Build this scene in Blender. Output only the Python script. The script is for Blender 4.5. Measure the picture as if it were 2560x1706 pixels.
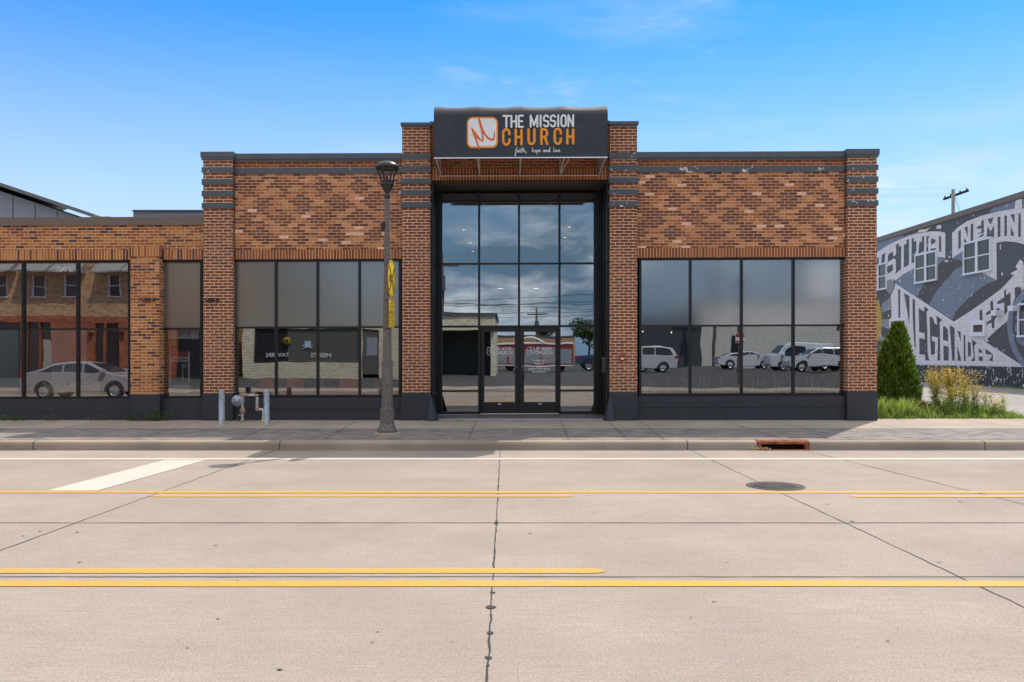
import bpy, bmesh, math, random
from mathutils import Vector, Matrix
from mathutils.geometry import tessellate_polygon
random.seed(7)
R = math.radians
for o in list(bpy.data.objects): bpy.data.objects.remove(o)
sc = bpy.context.scene
col = sc.collection

# ------------------------------------------------------------------ camera
F = 2120.0; CX = 1268.0; HY = 889.0; CAMZ = 1.7
cam = bpy.data.cameras.new('camera'); camo = bpy.data.objects.new('camera', cam); col.objects.link(camo)
camo.location = (0, 0, CAMZ); camo.rotation_euler = (R(90), 0, 0)
cam.sensor_width = 36; cam.lens = F / 2560 * 36
cam.shift_x = (1280 - CX) / 2560; cam.shift_y = (HY - 853) / 2560
cam.clip_start = 0.1; cam.clip_end = 3000
sc.camera = camo

# ------------------------------------------------------------------ light
SV = Vector((-0.40, -0.56, -1.0))            # direction the sunlight travels
sund = -SV.normalized()
elev = math.asin(sund.z); azim = math.atan2(sund.x, sund.y)   # from +Y towards +X
sun = bpy.data.lights.new('sun', 'SUN'); suno = bpy.data.objects.new('sun', sun); col.objects.link(suno)
sun.energy = 2.35; sun.angle = R(0.5); sun.color = (1.0, 0.92, 0.82)
suno.rotation_euler = SV.to_track_quat('-Z', 'Y').to_euler(); suno.location = (10, 20, 30)

sc.view_settings.view_transform = 'Standard'; sc.view_settings.look = 'None'
sc.view_settings.exposure = 0.82; sc.view_settings.gamma = 1
SKYS = 0.13

class NT:
    def __init__(s, tree): s.t = tree; s.n = tree.nodes; s.l = tree.links
    def set(s, sock, v):
        if isinstance(v, bpy.types.NodeSocket): s.l.new(v, sock)
        else:
            try: sock.default_value = v
            except Exception:
                sock.default_value = (v[0], v[1], v[2], 1) if hasattr(v, '__len__') and len(v) == 3 else (v, v, v)
    def m(s, op, a, b=0.0, c=0.0, clamp=False):
        n = s.n.new('ShaderNodeMath'); n.operation = op; n.use_clamp = clamp
        s.set(n.inputs[0], a); s.set(n.inputs[1], b); s.set(n.inputs[2], c); return n.outputs[0]
    def sep(s, v):
        n = s.n.new('ShaderNodeSeparateXYZ'); s.l.new(v, n.inputs[0]); return n.outputs
    def comb(s, x, y, z):
        n = s.n.new('ShaderNodeCombineXYZ'); s.set(n.inputs[0], x); s.set(n.inputs[1], y); s.set(n.inputs[2], z); return n.outputs[0]
    def noise(s, vec, scale, detail=3, rough=.55, out=0):
        n = s.n.new('ShaderNodeTexNoise'); s.set(n.inputs['Vector'], vec); n.inputs['Scale'].default_value = scale
        n.inputs['Detail'].default_value = detail; n.inputs['Roughness'].default_value = rough; return n.outputs[out]
    def white(s, vec):
        n = s.n.new('ShaderNodeTexWhiteNoise'); n.noise_dimensions = '3D'; s.l.new(vec, n.inputs['Vector']); return n.outputs[0]
    def mix(s, f, a, b):
        n = s.n.new('ShaderNodeMix'); n.data_type = 'RGBA'
        s.set(n.inputs[0], f); s.setc(n.inputs[6], a); s.setc(n.inputs[7], b); return n.outputs[2]
    def setc(s, sock, v):
        if isinstance(v, bpy.types.NodeSocket): s.l.new(v, sock)
        else: sock.default_value = (v[0], v[1], v[2], 1)
    def step(s, v, a, b):
        n = s.n.new('ShaderNodeMapRange'); n.interpolation_type = 'SMOOTHSTEP'
        s.set(n.inputs[0], v); n.inputs[1].default_value = a; n.inputs[2].default_value = b; return n.outputs[0]
    def ramp(s, f, stops, const=False):
        n = s.n.new('ShaderNodeValToRGB'); cr = n.color_ramp
        if const: cr.interpolation = 'CONSTANT'
        while len(cr.elements) < len(stops): cr.elements.new(0.5)
        for e, (p, c) in zip(cr.elements, stops): e.position = p; e.color = (c[0], c[1], c[2], 1)
        s.set(n.inputs[0], f); return n.outputs[0]
    def bump(s, h, strength=.5, dist=.01):
        n = s.n.new('ShaderNodeBump'); n.inputs['Strength'].default_value = strength; n.inputs['Distance'].default_value = dist
        s.set(n.inputs['Height'], h); return n.outputs[0]
    def pos(s):
        return s.n.new('ShaderNodeNewGeometry').outputs['Position']

w = bpy.data.worlds.new('World'); sc.world = w; w.use_nodes = True
t = NT(w.node_tree); t.n.clear()
sky = t.n.new('ShaderNodeTexSky'); sky.sky_type = 'NISHITA'; sky.sun_disc = False
sky.sun_elevation = elev; sky.sun_rotation = azim; sky.altitude = 0; sky.air_density = 1.3; sky.dust_density = 0.3; sky.ozone_density = 3.0
hs = t.n.new('ShaderNodeHueSaturation'); hs.inputs['Saturation'].default_value = 1.05; hs.inputs['Hue'].default_value = .5
t.l.new(sky.outputs[0], hs.inputs['Color'])
gen = t.n.new('ShaderNodeTexCoord').outputs['Generated']
d = t.sep(gen)
zz = t.m('ADD', t.m('MAXIMUM', d[2], 0.0), 0.12)
pv = t.comb(t.m('DIVIDE', d[0], zz), t.m('DIVIDE', d[1], zz), 0)
# thin wisps ahead of the camera, low down
n1 = t.noise(t.comb(t.m('MULTIPLY', t.m('DIVIDE', d[0], zz), .7), t.m('MULTIPLY', t.m('DIVIDE', d[1], zz), 1.6), 3.3), 1.1, 6, .6)
n1b = t.noise(t.comb(d[0], d[1], t.m('MULTIPLY', d[2], 3)), 4.0, 3, .5)
low = t.step(d[2], .34, .02)
w1 = t.m('MULTIPLY', t.step(n1, .46, .72), t.m('ADD', .30, t.m('MULTIPLY', low, .75)))
w1 = t.m('MULTIPLY', w1, t.step(d[0], -.45, .30))
w1 = t.m('MULTIPLY', w1, t.step(n1b, .32, .6))
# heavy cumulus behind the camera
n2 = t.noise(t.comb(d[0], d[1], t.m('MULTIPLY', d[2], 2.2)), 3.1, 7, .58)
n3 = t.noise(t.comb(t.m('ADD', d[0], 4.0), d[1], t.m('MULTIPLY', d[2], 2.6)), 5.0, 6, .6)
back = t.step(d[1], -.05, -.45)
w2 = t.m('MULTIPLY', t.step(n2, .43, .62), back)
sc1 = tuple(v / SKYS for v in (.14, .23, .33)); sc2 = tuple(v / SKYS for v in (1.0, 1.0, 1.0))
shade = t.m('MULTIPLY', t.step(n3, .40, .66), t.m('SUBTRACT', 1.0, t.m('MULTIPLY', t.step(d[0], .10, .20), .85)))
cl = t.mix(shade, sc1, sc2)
wisp = tuple(v / SKYS for v in (.52, .55, .58))
tn = t.n.new('ShaderNodeMix'); tn.data_type = 'RGBA'; tn.blend_type = 'MULTIPLY'; tn.inputs[0].default_value = 1
t.l.new(hs.outputs[0], tn.inputs[6]); tn.inputs[7].default_value = (.058, .42, .80, 1)
hor = t.m('MULTIPLY', t.step(d[2], .44, -.04), .96)
skyc = t.mix(hor, tn.outputs[2], tuple(v / SKYS for v in (.485, .545, .59)))
skyb = t.mix(t.m('MULTIPLY', back, .75), skyc, tuple(v / SKYS for v in (.11, .25, .44)))
n6 = t.noise(t.comb(t.m('MULTIPLY', d[0], 1.6), d[1], t.m('MULTIPLY', d[2], 11)), 2.2, 6, .62)
w4 = t.m('MULTIPLY', t.step(n6, .42, .66), t.m('MULTIPLY', t.step(d[2], .27, .14), t.m('MULTIPLY', t.step(d[0], .02, .28), t.step(d[1], .3, .6))))
n7 = t.noise(t.comb(t.m('ADD', t.m('MULTIPLY', d[0], 2.2), t.m('MULTIPLY', d[2], 2.5)), d[1], t.m('MULTIPLY', d[2], 8)), 2.6, 7, .68)
w5 = t.m('MULTIPLY', t.step(n7, .52, .74), t.m('MULTIPLY', t.step(t.m('ABSOLUTE', t.m('SUBTRACT', d[0], .08)), .22, .03), t.m('MULTIPLY', t.step(d[2], .24, .32), t.step(d[1], .3, .6))))
skyb = t.mix(t.m('ADD', t.m('MULTIPLY', w4, .75), t.m('MULTIPLY', w5, .55), clamp=True), skyb, tuple(v / SKYS for v in (.48, .51, .54)))
c1 = t.mix(w1, skyb, wisp)
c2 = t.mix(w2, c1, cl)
# bright broken cloud added high overhead, out of view, as fill light
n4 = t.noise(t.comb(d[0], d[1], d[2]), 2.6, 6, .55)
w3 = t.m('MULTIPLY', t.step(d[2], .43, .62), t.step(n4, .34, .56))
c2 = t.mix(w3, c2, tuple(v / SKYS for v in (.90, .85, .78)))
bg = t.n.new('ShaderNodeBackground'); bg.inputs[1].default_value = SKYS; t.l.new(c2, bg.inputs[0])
wo = t.n.new('ShaderNodeOutputWorld'); t.l.new(bg.outputs[0], wo.inputs[0])

# ------------------------------------------------------------------ helpers
def PX(x, Y): return (x - CX) / F * Y
def PZ(y, Y): return CAMZ + (HY - y) / F * Y
def G(x, y, z=0.0):
    Y = F * (CAMZ - z) / (y - HY); return ((x - CX) / F * Y, Y)
KS = 0.0041                      # the row of shops stands on a very slight grade

def tag(o, label=None, cat=None, group=None, kind=None):
    if label: o['label'] = label
    if cat: o['category'] = cat
    if group: o['group'] = group
    if kind: o['kind'] = kind
    return o
def thing(name, label, cat, loc=(0, 0, 0), rz=0, group=None):
    o = bpy.data.objects.new(name, None); col.objects.link(o); o.location = loc; o.rotation_euler = (0, 0, rz)
    o.empty_display_size = .2
    return tag(o, label, cat, group)
def copy_tree(o, parent=None):
    c = o.copy(); col.objects.link(c); c.parent = parent
    for ch in list(o.children): copy_tree(ch, c)
    return c

class MB:
    def __init__(s): s.v = []; s.f = []; s.mi = []; s.sm = []
    def add(s, vs, fs, mi=0, sm=False):
        b = len(s.v); s.v += [tuple(p) for p in vs]
        for f in fs: s.f.append([b + i for i in f]); s.mi.append(mi); s.sm.append(sm)
        return s
    def box(s, x0, x1, y0, y1, z0, z1, mi=0):
        if x0 > x1: x0, x1 = x1, x0
        if y0 > y1: y0, y1 = y1, y0
        if z0 > z1: z0, z1 = z1, z0
        vs = [(x0,y0,z0),(x1,y0,z0),(x1,y1,z0),(x0,y1,z0),(x0,y0,z1),(x1,y0,z1),(x1,y1,z1),(x0,y1,z1)]
        return s.add(vs, [(0,3,2,1),(4,5,6,7),(0,1,5,4),(1,2,6,5),(2,3,7,6),(3,0,4,7)], mi)
    def prism(s, pts, a, b, axis='y', mi=0, sm=False):
        """polygon pts (u,v) extruded from a to b along axis"""
        def P(u, v, w):
            return (u, w, v) if axis == 'y' else ((w, u, v) if axis == 'x' else (u, v, w))
        n = len(pts); vs = [P(u, v, a) for u, v in pts] + [P(u, v, b) for u, v in pts]
        tri = tessellate_polygon([[Vector((u, v, 0)) for u, v in pts]])
        fs = [tuple(q) for q in tri] + [tuple(n + i for i in reversed(q)) for q in tri]
        s.add(vs, fs, mi)
        s.add(vs, [(i, (i + 1) % n, n + (i + 1) % n, n + i) for i in range(n)], mi, sm)
        return s
    def flat(s, pts3, mi=0):
        tri = tessellate_polygon([[Vector(p) for p in pts3]]); return s.add(pts3, [tuple(q) for q in tri], mi)
    def tube(s, path, r, n=8, mi=0, cap=True):
        path = [Vector(p) for p in path]; rs = r if hasattr(r, '__len__') else [r] * len(path)
        rings = []; up = None
        for i, p in enumerate(path):
            a = path[max(i - 1, 0)]; b = path[min(i + 1, len(path) - 1)]; dd = (b - a).normalized()
            if up is None:
                up = Vector((0, 0, 1)) if abs(dd.z) < .9 else Vector((1, 0, 0))
            u = dd.cross(up).normalized(); v = u.cross(dd).normalized(); up = v
            rings.append([p + (u * math.cos(2*math.pi*k/n) + v * math.sin(2*math.pi*k/n)) * rs[i] for k in range(n)])
        vs = [q for rg in rings for q in rg]; fs = []
        for i in range(len(path) - 1):
            for k in range(n):
                k2 = (k + 1) % n; fs.append((i*n+k, i*n+k2, (i+1)*n+k2, (i+1)*n+k))
        s.add(vs, fs, mi, True)
        if cap:
            s.add(rings[0], [tuple(range(n))], mi); s.add(rings[-1], [tuple(reversed(range(n)))], mi)
        return s
    def lathe(s, c, prof, n=20, mi=0, sm=True, ax='z'):
        vs = []
        for r, z in prof:
            for k in range(n):
                a = 2 * math.pi * k / n
                p = (r*math.cos(a), r*math.sin(a), z) if ax == 'z' else ((r*math.cos(a), z, r*math.sin(a)) if ax == 'y' else (z, r*math.cos(a), r*math.sin(a)))
                vs.append((c[0]+p[0], c[1]+p[1], c[2]+p[2]))
        fs = []
        for i in range(len(prof) - 1):
            for k in range(n):
                k2 = (k+1) % n; fs.append((i*n+k, i*n+k2, (i+1)*n+k2, (i+1)*n+k))
        return s.add(vs, fs, mi, sm)
    def build(s, name, mat, parent=None, shear=False, bevel=0, solid=0, loc=None):
        base = Vector(parent.matrix_world.translation) if False else Vector((0, 0, 0))
        p = parent
        while p is not None: base += Vector(p.location); p = p.parent
        if loc is not None: base = Vector(loc)
        me = bpy.data.meshes.new(name)
        vs = [((x - base.x), (y - base.y), (z + (KS * x if shear else 0) - base.z)) for x, y, z in s.v]
        me.from_pydata(vs, [], s.f)
        mats = mat if isinstance(mat, (list, tuple)) else [mat]
        for m_ in mats: me.materials.append(m_)
        me.polygons.foreach_set('material_index', s.mi); me.polygons.foreach_set('use_smooth', s.sm)
        bm = bmesh.new(); bm.from_mesh(me); bmesh.ops.recalc_face_normals(bm, faces=bm.faces); bm.to_mesh(me); bm.free()
        me.update()
        o = bpy.data.objects.new(name, me); col.objects.link(o)
        if parent: o.parent = parent
        elif loc is not None: o.location = loc
        if bevel:
            b = o.modifiers.new('bevel', 'BEVEL'); b.width = bevel; b.segments = 2; b.limit_method = 'ANGLE'
        return o

# ------------------------------------------------------------------ materials
def mat(name, color, rough=.7, metal=0, var=.0, vscale=8, bump=0, bscale=60, spec=.5, emit=None, estr=1, rot=None):
    m = bpy.data.materials.new(name); m.use_nodes = True; t = NT(m.node_tree); b = t.n['Principled BSDF']
    c = color
    if var:
        p = t.pos(); nz = t.noise(p, vscale, 5, .6)
        lo = tuple(max(0, x * (1 - var)) for x in color); hi = tuple(min(1, x * (1 + var)) for x in color)
        c = t.mix(t.step(nz, .3, .7), lo, hi)
    t.setc(b.inputs['Base Color'], c); b.inputs['Roughness'].default_value = rough; b.inputs['Metallic'].default_value = metal
    b.inputs['Specular IOR Level'].default_value = spec
    if bump:
        t.l.new(t.bump(t.noise(t.pos(), bscale, 4, .6), bump, .01), b.inputs['Normal'])
    if emit: t.setc(b.inputs['Emission Color'], emit); b.inputs['Emission Strength'].default_value = estr
    return m

def brick_mat(name, pal, mortar=(.52, .44, .36), bw=.2045, bh=.0675, ms=.011, diamond=False, rough=.85, soldier=False, rand_break=.0, shearfix=True, lite=None, swap_rows=False):
    m = bpy.data.materials.new(name); m.use_nodes = True; t = NT(m.node_tree); b = t.n['Principled BSDF']
    P = t.pos(); x, y, z = t.sep(P)
    nrm = t.n.new('ShaderNodeNewGeometry').outputs['True Normal']
    nx, ny, nz = t.sep(nrm)
    side = t.m('GREATER_THAN', t.m('ABSOLUTE', nx), .7)
    u = t.m('ADD', t.m('MULTIPLY', x, t.m('SUBTRACT', 1.0, side)), t.m('MULTIPLY', y, side))
    v = t.m('SUBTRACT', z, t.m('MULTIPLY', x, KS)) if shearfix else z
    wob = t.m('MULTIPLY', t.m('SUBTRACT', t.noise(P, 5, 2), .5), .010)
    vv = t.m('DIVIDE', t.m('ADD', v, wob), bh); row = t.m('FLOOR', vv); fv = t.m('FRACT', vv)
    off = t.m('MULTIPLY', t.m('MODULO', t.m('ABSOLUTE', row), 2.0), .5)
    if swap_rows:   # every 6th course is headers
        pass
    jit = t.m('MULTIPLY', t.white(t.comb(row, 3.7, 1.0)), .12)
    uu = t.m('ADD', t.m('DIVIDE', u, bw), t.m('ADD', off, jit)); colx = t.m('FLOOR', uu); fu = t.m('FRACT', uu)
    mu = t.m('LESS_THAN', fu, ms / bw); mv = t.m('LESS_THAN', fv, ms / bh)
    mort = t.m('MAXIMUM', mu, mv)
    rnd = t.white(t.comb(colx, row, 0.5)); rnd2 = t.white(t.comb(row, colx, 9.5))
    if diamond:
        cu = t.m('MULTIPLY', t.m('SUBTRACT', t.m('ADD', colx, .5), off), bw); cv = t.m('MULTIPLY', t.m('ADD', row, .5), bh)
        a = t.m('DIVIDE', cu, .857); c_ = t.m('DIVIDE', cv, .745)
        p = t.m('FRACT', t.m('ADD', t.m('ADD', a, c_), 20.0)); q = t.m('FRACT', t.m('ADD', t.m('SUBTRACT', a, c_), 20.0))
        dp = t.m('ABSOLUTE', t.m('SUBTRACT', p, .5)); dq = t.m('ABSOLUTE', t.m('SUBTRACT', q, .5))
        dd = t.m('MAXIMUM', dp, dq)
        flip = t.m('MULTIPLY', t.m('SUBTRACT', rnd2, .5), .25)
        light = t.m('GREATER_THAN', t.m('ADD', dd, flip), .362)
        dark = t.ramp(rnd, pal, True); lt = t.ramp(rnd, lite, True)
        c = t.mix(light, dark, lt)
        sp = t.noise(P, 70, 3, .7)
        c = t.mix(t.m('MULTIPLY', t.step(sp, .45, .62), t.m('MULTIPLY', light, .55)), c, (.22, .10, .05))
    else:
        c = t.ramp(rnd, pal, True)
    sp2 = t.noise(P, 38, 4, .7)
    big = t.noise(P, .9, 3, .5)
    mr = mortar
    mc = t.mix(t.noise(P, 14, 3), tuple(.62 * k for k in mortar), tuple(min(1, 1.25 * k) for k in mortar))
    if diamond:
        mc = t.mix(.12, mc, c)
    c = t.mix(mort, c, mc)
    hv = t.n.new('ShaderNodeHueSaturation'); t.l.new(c, hv.inputs['Color'])
    t.l.new(t.m('ADD', .82, t.m('ADD', t.m('MULTIPLY', sp2, .42), t.m('MULTIPLY', big, .34))), hv.inputs['Value'])
    hv.inputs['Saturation'].default_value = 1.06
    t.l.new(hv.outputs[0], b.inputs['Base Color']); b.inputs['Roughness'].default_value = rough
    b.inputs['Specular IOR Level'].default_value = .25
    h = t.m('ADD', t.m('MULTIPLY', t.m('SUBTRACT', 1.0, mort), 1.0), t.m('MULTIPLY', sp2, .5))
    t.l.new(t.bump(h, .7, .006), b.inputs['Normal'])
    return m

palA = [(0, (.175, .068, .038)), (.22, (.145, .058, .035)), (.40, (.200, .078, .043)), (.58, (.160, .062, .036)), (.72, (.215, .085, .048)), (.90, (.118, .050, .038)), (.95, (.25, .105, .058))]
litA = [(0, (.47, .20, .09)), (.25, (.39, .155, .068)), (.5, (.54, .25, .12)), (.72, (.34, .13, .058)), (.84, (.62, .28, .16)), (.93, (.84, .50, .38))]
palP = [(0, (.225, .076, .036)), (.2, (.190, .064, .032)), (.42, (.265, .090, .042)), (.62, (.205, .070, .034)), (.84, (.150, .056, .033)), (.94, (.30, .118, .056))]
palO = [(0, (.40, .155, .055)), (.18, (.33, .115, .042)), (.36, (.45, .195, .075)), (.55, (.29, .095, .040)), (.70, (.15, .055, .034)), (.80, (.42, .175, .065)), (.92, (.11, .048, .036))]
palSol = [(0, (.27, .088, .038)), (.25, (.22, .072, .033)), (.5, (.30, .105, .045)), (.7, (.245, .078, .035)), (.9, (.18, .062, .032))]
palT = [(0, (.62, .55, .40)), (.3, (.54, .47, .33)), (.6, (.66, .60, .45)), (.85, (.48, .42, .30))]
palH = [(0, (.44, .28, .16)), (.3, (.36, .21, .12)), (.6, (.50, .33, .19)), (.85, (.28, .15, .09))]
M = {}
M['diamond'] = brick_mat('diamond_brick', palA, diamond=True, lite=litA, ms=.011, mortar=(.66, .46, .34))
M['pillar'] = brick_mat('red_brick', palP, mortar=(.74, .58, .45), ms=.0125)
M['darkbrick'] = brick_mat('dark_red_brick', palP, mortar=(.50, .36, .27), ms=.010)
M['orange'] = brick_mat('orange_brick', palO, mortar=(.66, .52, .39), ms=.010)
M['soldier'] = brick_mat('soldier_brick', palSol, bw=.0690, bh=3.1, ms=.013, mortar=(.60, .42, .30))
M['soldier2'] = brick_mat('soldier_brick_orange', palO, bw=.0690, bh=3.1, ms=.013, mortar=(.60, .42, .30))
M['cream'] = brick_mat('cream_brick', palT, mortar=(.45, .42, .36), shearfix=False, ms=.012)
M['house'] = brick_mat('tan_red_brick', palH, mortar=(.42, .32, .22), shearfix=False, ms=.012)

def chip_mat(name, base, chip, scale=7, thr=.67, rough=.55, edge=None):
    m = bpy.data.materials.new(name); m.use_nodes = True; t = NT(m.node_tree); b = t.n['Principled BSDF']; P = t.pos()
    n = t.noise(P, scale, 6, .65); n2 = t.noise(P, 1.1, 2)
    f = t.m('GREATER_THAN', t.m('ADD', n, t.m('MULTIPLY', t.m('SUBTRACT', n2, .5), .35)), thr)
    c = t.mix(t.noise(P, 2.5, 4), tuple(k * .82 for k in base), tuple(k * 1.2 for k in base))
    c = t.mix(f, c, chip); t.l.new(c, b.inputs['Base Color']); b.inputs['Roughness'].default_value = rough
    t.l.new(t.bump(t.m('ADD', t.m('MULTIPLY', f, -.6), t.noise(P, 40, 3)), .4, .006), b.inputs['Normal'])
    return m
GREY = (.082, .092, .108)
M['band'] = chip_mat('grey_painted_stone', GREY, (.70, .66, .60), 6, .72)
M['band_peel'] = chip_mat('grey_painted_stone_peeling', GREY, (.72, .68, .62), 7, .64)
M['cap'] = mat('grey_metal_coping', (.085, .095, .108), .45, .0, var=.12, vscale=1.5)
_t = NT(M['cap'].node_tree); _x, _y, _z = _t.sep(_t.pos()); _n = _t.noise(_t.comb(_t.m('MULTIPLY', _x, 14), _t.m('MULTIPLY', _y, 14), _t.m('MULTIPLY', _z, 1.2)), 1.0, 5, .7)
_t.l.new(_t.mix(_t.m('MULTIPLY', _t.step(_n, .52, .72), .45), _t.mix(_t.noise(_t.pos(), 1.2, 4), (.070, .080, .092), (.105, .115, .130)), (.17, .175, .18)), _t.n['Principled BSDF'].inputs['Base Color'])
M['plinth'] = chip_mat('black_painted_block', (.030, .032, .040), (.6, .58, .55), 30, .80)
M['block'] = None
def block_mat(name, base, bw=.41, bh=.205, groove=.35, rough=.7, chips=None):
    m = bpy.data.materials.new(name); m.use_nodes = True; t = NT(m.node_tree); b = t.n['Principled BSDF']; P = t.pos()
    x, y, z = t.sep(P); u = t.m('ADD', x, y); vv = t.m('DIVIDE', z, bh); row = t.m('FLOOR', vv); fv = t.m('FRACT', vv)
    off = t.m('MULTIPLY', t.m('MODULO', t.m('ABSOLUTE', row), 2.0), .5); uu = t.m('ADD', t.m('DIVIDE', u, bw), off); fu = t.m('FRACT', uu)
    mt = t.m('MAXIMUM', t.m('LESS_THAN', fu, .012 / bw), t.m('LESS_THAN', fv, .012 / bh))
    c = t.mix(t.noise(P, 3, 5, .6), tuple(k * .8 for k in base), tuple(k * 1.25 for k in base))
    c = t.mix(t.m('MULTIPLY', mt, groove), c, tuple(k * .4 for k in base))
    if chips:
        f = t.m('GREATER_THAN', t.noise(P, chips[0], 6, .62), chips[1]); c = t.mix(f, c, (.72, .70, .68))
    t.l.new(c, b.inputs['Base Color']); b.inputs['Roughness'].default_value = rough
    t.l.new(t.bump(t.m('ADD', t.m('MULTIPLY', mt, -1.0), t.m('MULTIPLY', t.noise(P, 50, 3), .3)), .6, .006), b.inputs['Normal'])
    return m
M['block'] = block_mat('black_painted_blockwork', (.034, .036, .044), chips=(24, .735))
M['frame'] = mat('black_anodised_frame', (.012, .012, .014), .35, .2)
M['doorframe'] = mat('dark_bronze_door_frame', (.022, .018, .017), .4, .2)
M['browncap'] = mat('brown_metal_coping', (.17, .125, .095), .5, 0, var=.06, vscale=1)
M['interior'] = mat('dark_interior_wall', (.10, .095, .09), .9)
M['intfloor'] = mat('interior_floor', (.12, .10, .085), .5)
M['redwall'] = mat('dark_red_interior_wall', (.22, .05, .035), .8)
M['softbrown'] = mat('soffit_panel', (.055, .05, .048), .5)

def glass_mat(name, tint, refl, rough=0.0, ripple=.0):
    m = bpy.data.materials.new(name); m.use_nodes = True; t = NT(m.node_tree); t.n.clear()
    fr = t.n.new('ShaderNodeFresnel'); fr.inputs[0].default_value = 1.5
    fac = t.m('ADD', fr.outputs[0], refl, clamp=True)
    tr = t.n.new('ShaderNodeBsdfTransparent'); tr.inputs[0].default_value = (*tint, 1)
    gl = t.n.new('ShaderNodeBsdfGlossy'); gl.inputs['Roughness'].default_value = rough; gl.inputs[0].default_value = (.93, .97, 1, 1)
    if ripple:
        P = t.pos(); x, y, z = t.sep(P)
        b = t.bump(t.noise(t.comb(t.m('MULTIPLY', x, .8), y, z), 1.6, 1, .4), ripple, .02); t.l.new(b, gl.inputs['Normal'])
    mx = t.n.new('ShaderNodeMixShader'); t.l.new(fac, mx.inputs[0]); t.l.new(tr.outputs[0], mx.inputs[1]); t.l.new(gl.outputs[0], mx.inputs[2])
    o = t.n.new('ShaderNodeOutputMaterial'); t.l.new(mx.outputs[0], o.inputs[0]); return m
M['glass'] = glass_mat('clear_window_glass', (.92, .92, .90), .15, 0, .06)
M['glassdoor'] = glass_mat('entry_glass', (.62, .65, .65), .27, 0, .04)
def frost_mat(name, base, refl, rough):
    m = bpy.data.materials.new(name); m.use_nodes = True; t = NT(m.node_tree); t.n.clear(); P = t.pos()
    df = t.n.new('ShaderNodeBsdfDiffuse'); t.setc(df.inputs[0], t.mix(t.noise(P, 120, 3, .7), tuple(k*.85 for k in base), tuple(k*1.15 for k in base)))
    gl = t.n.new('ShaderNodeBsdfGlossy'); gl.inputs['Roughness'].default_value = rough; gl.inputs[0].default_value = (1, 1, 1, 1)
    mx = t.n.new('ShaderNodeMixShader'); mx.inputs[0].default_value = refl; t.l.new(df.outputs[0], mx.inputs[1]); t.l.new(gl.outputs[0], mx.inputs[2])
    o = t.n.new('ShaderNodeOutputMaterial'); t.l.new(mx.outputs[0], o.inputs[0]); return m
M['frost'] = frost_mat('frosted_film_glass', (.112, .106, .090), .20, .19)
M['frost2'] = frost_mat('frosted_film_glass_cool', (.062, .070, .078), .34, .085)

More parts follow.
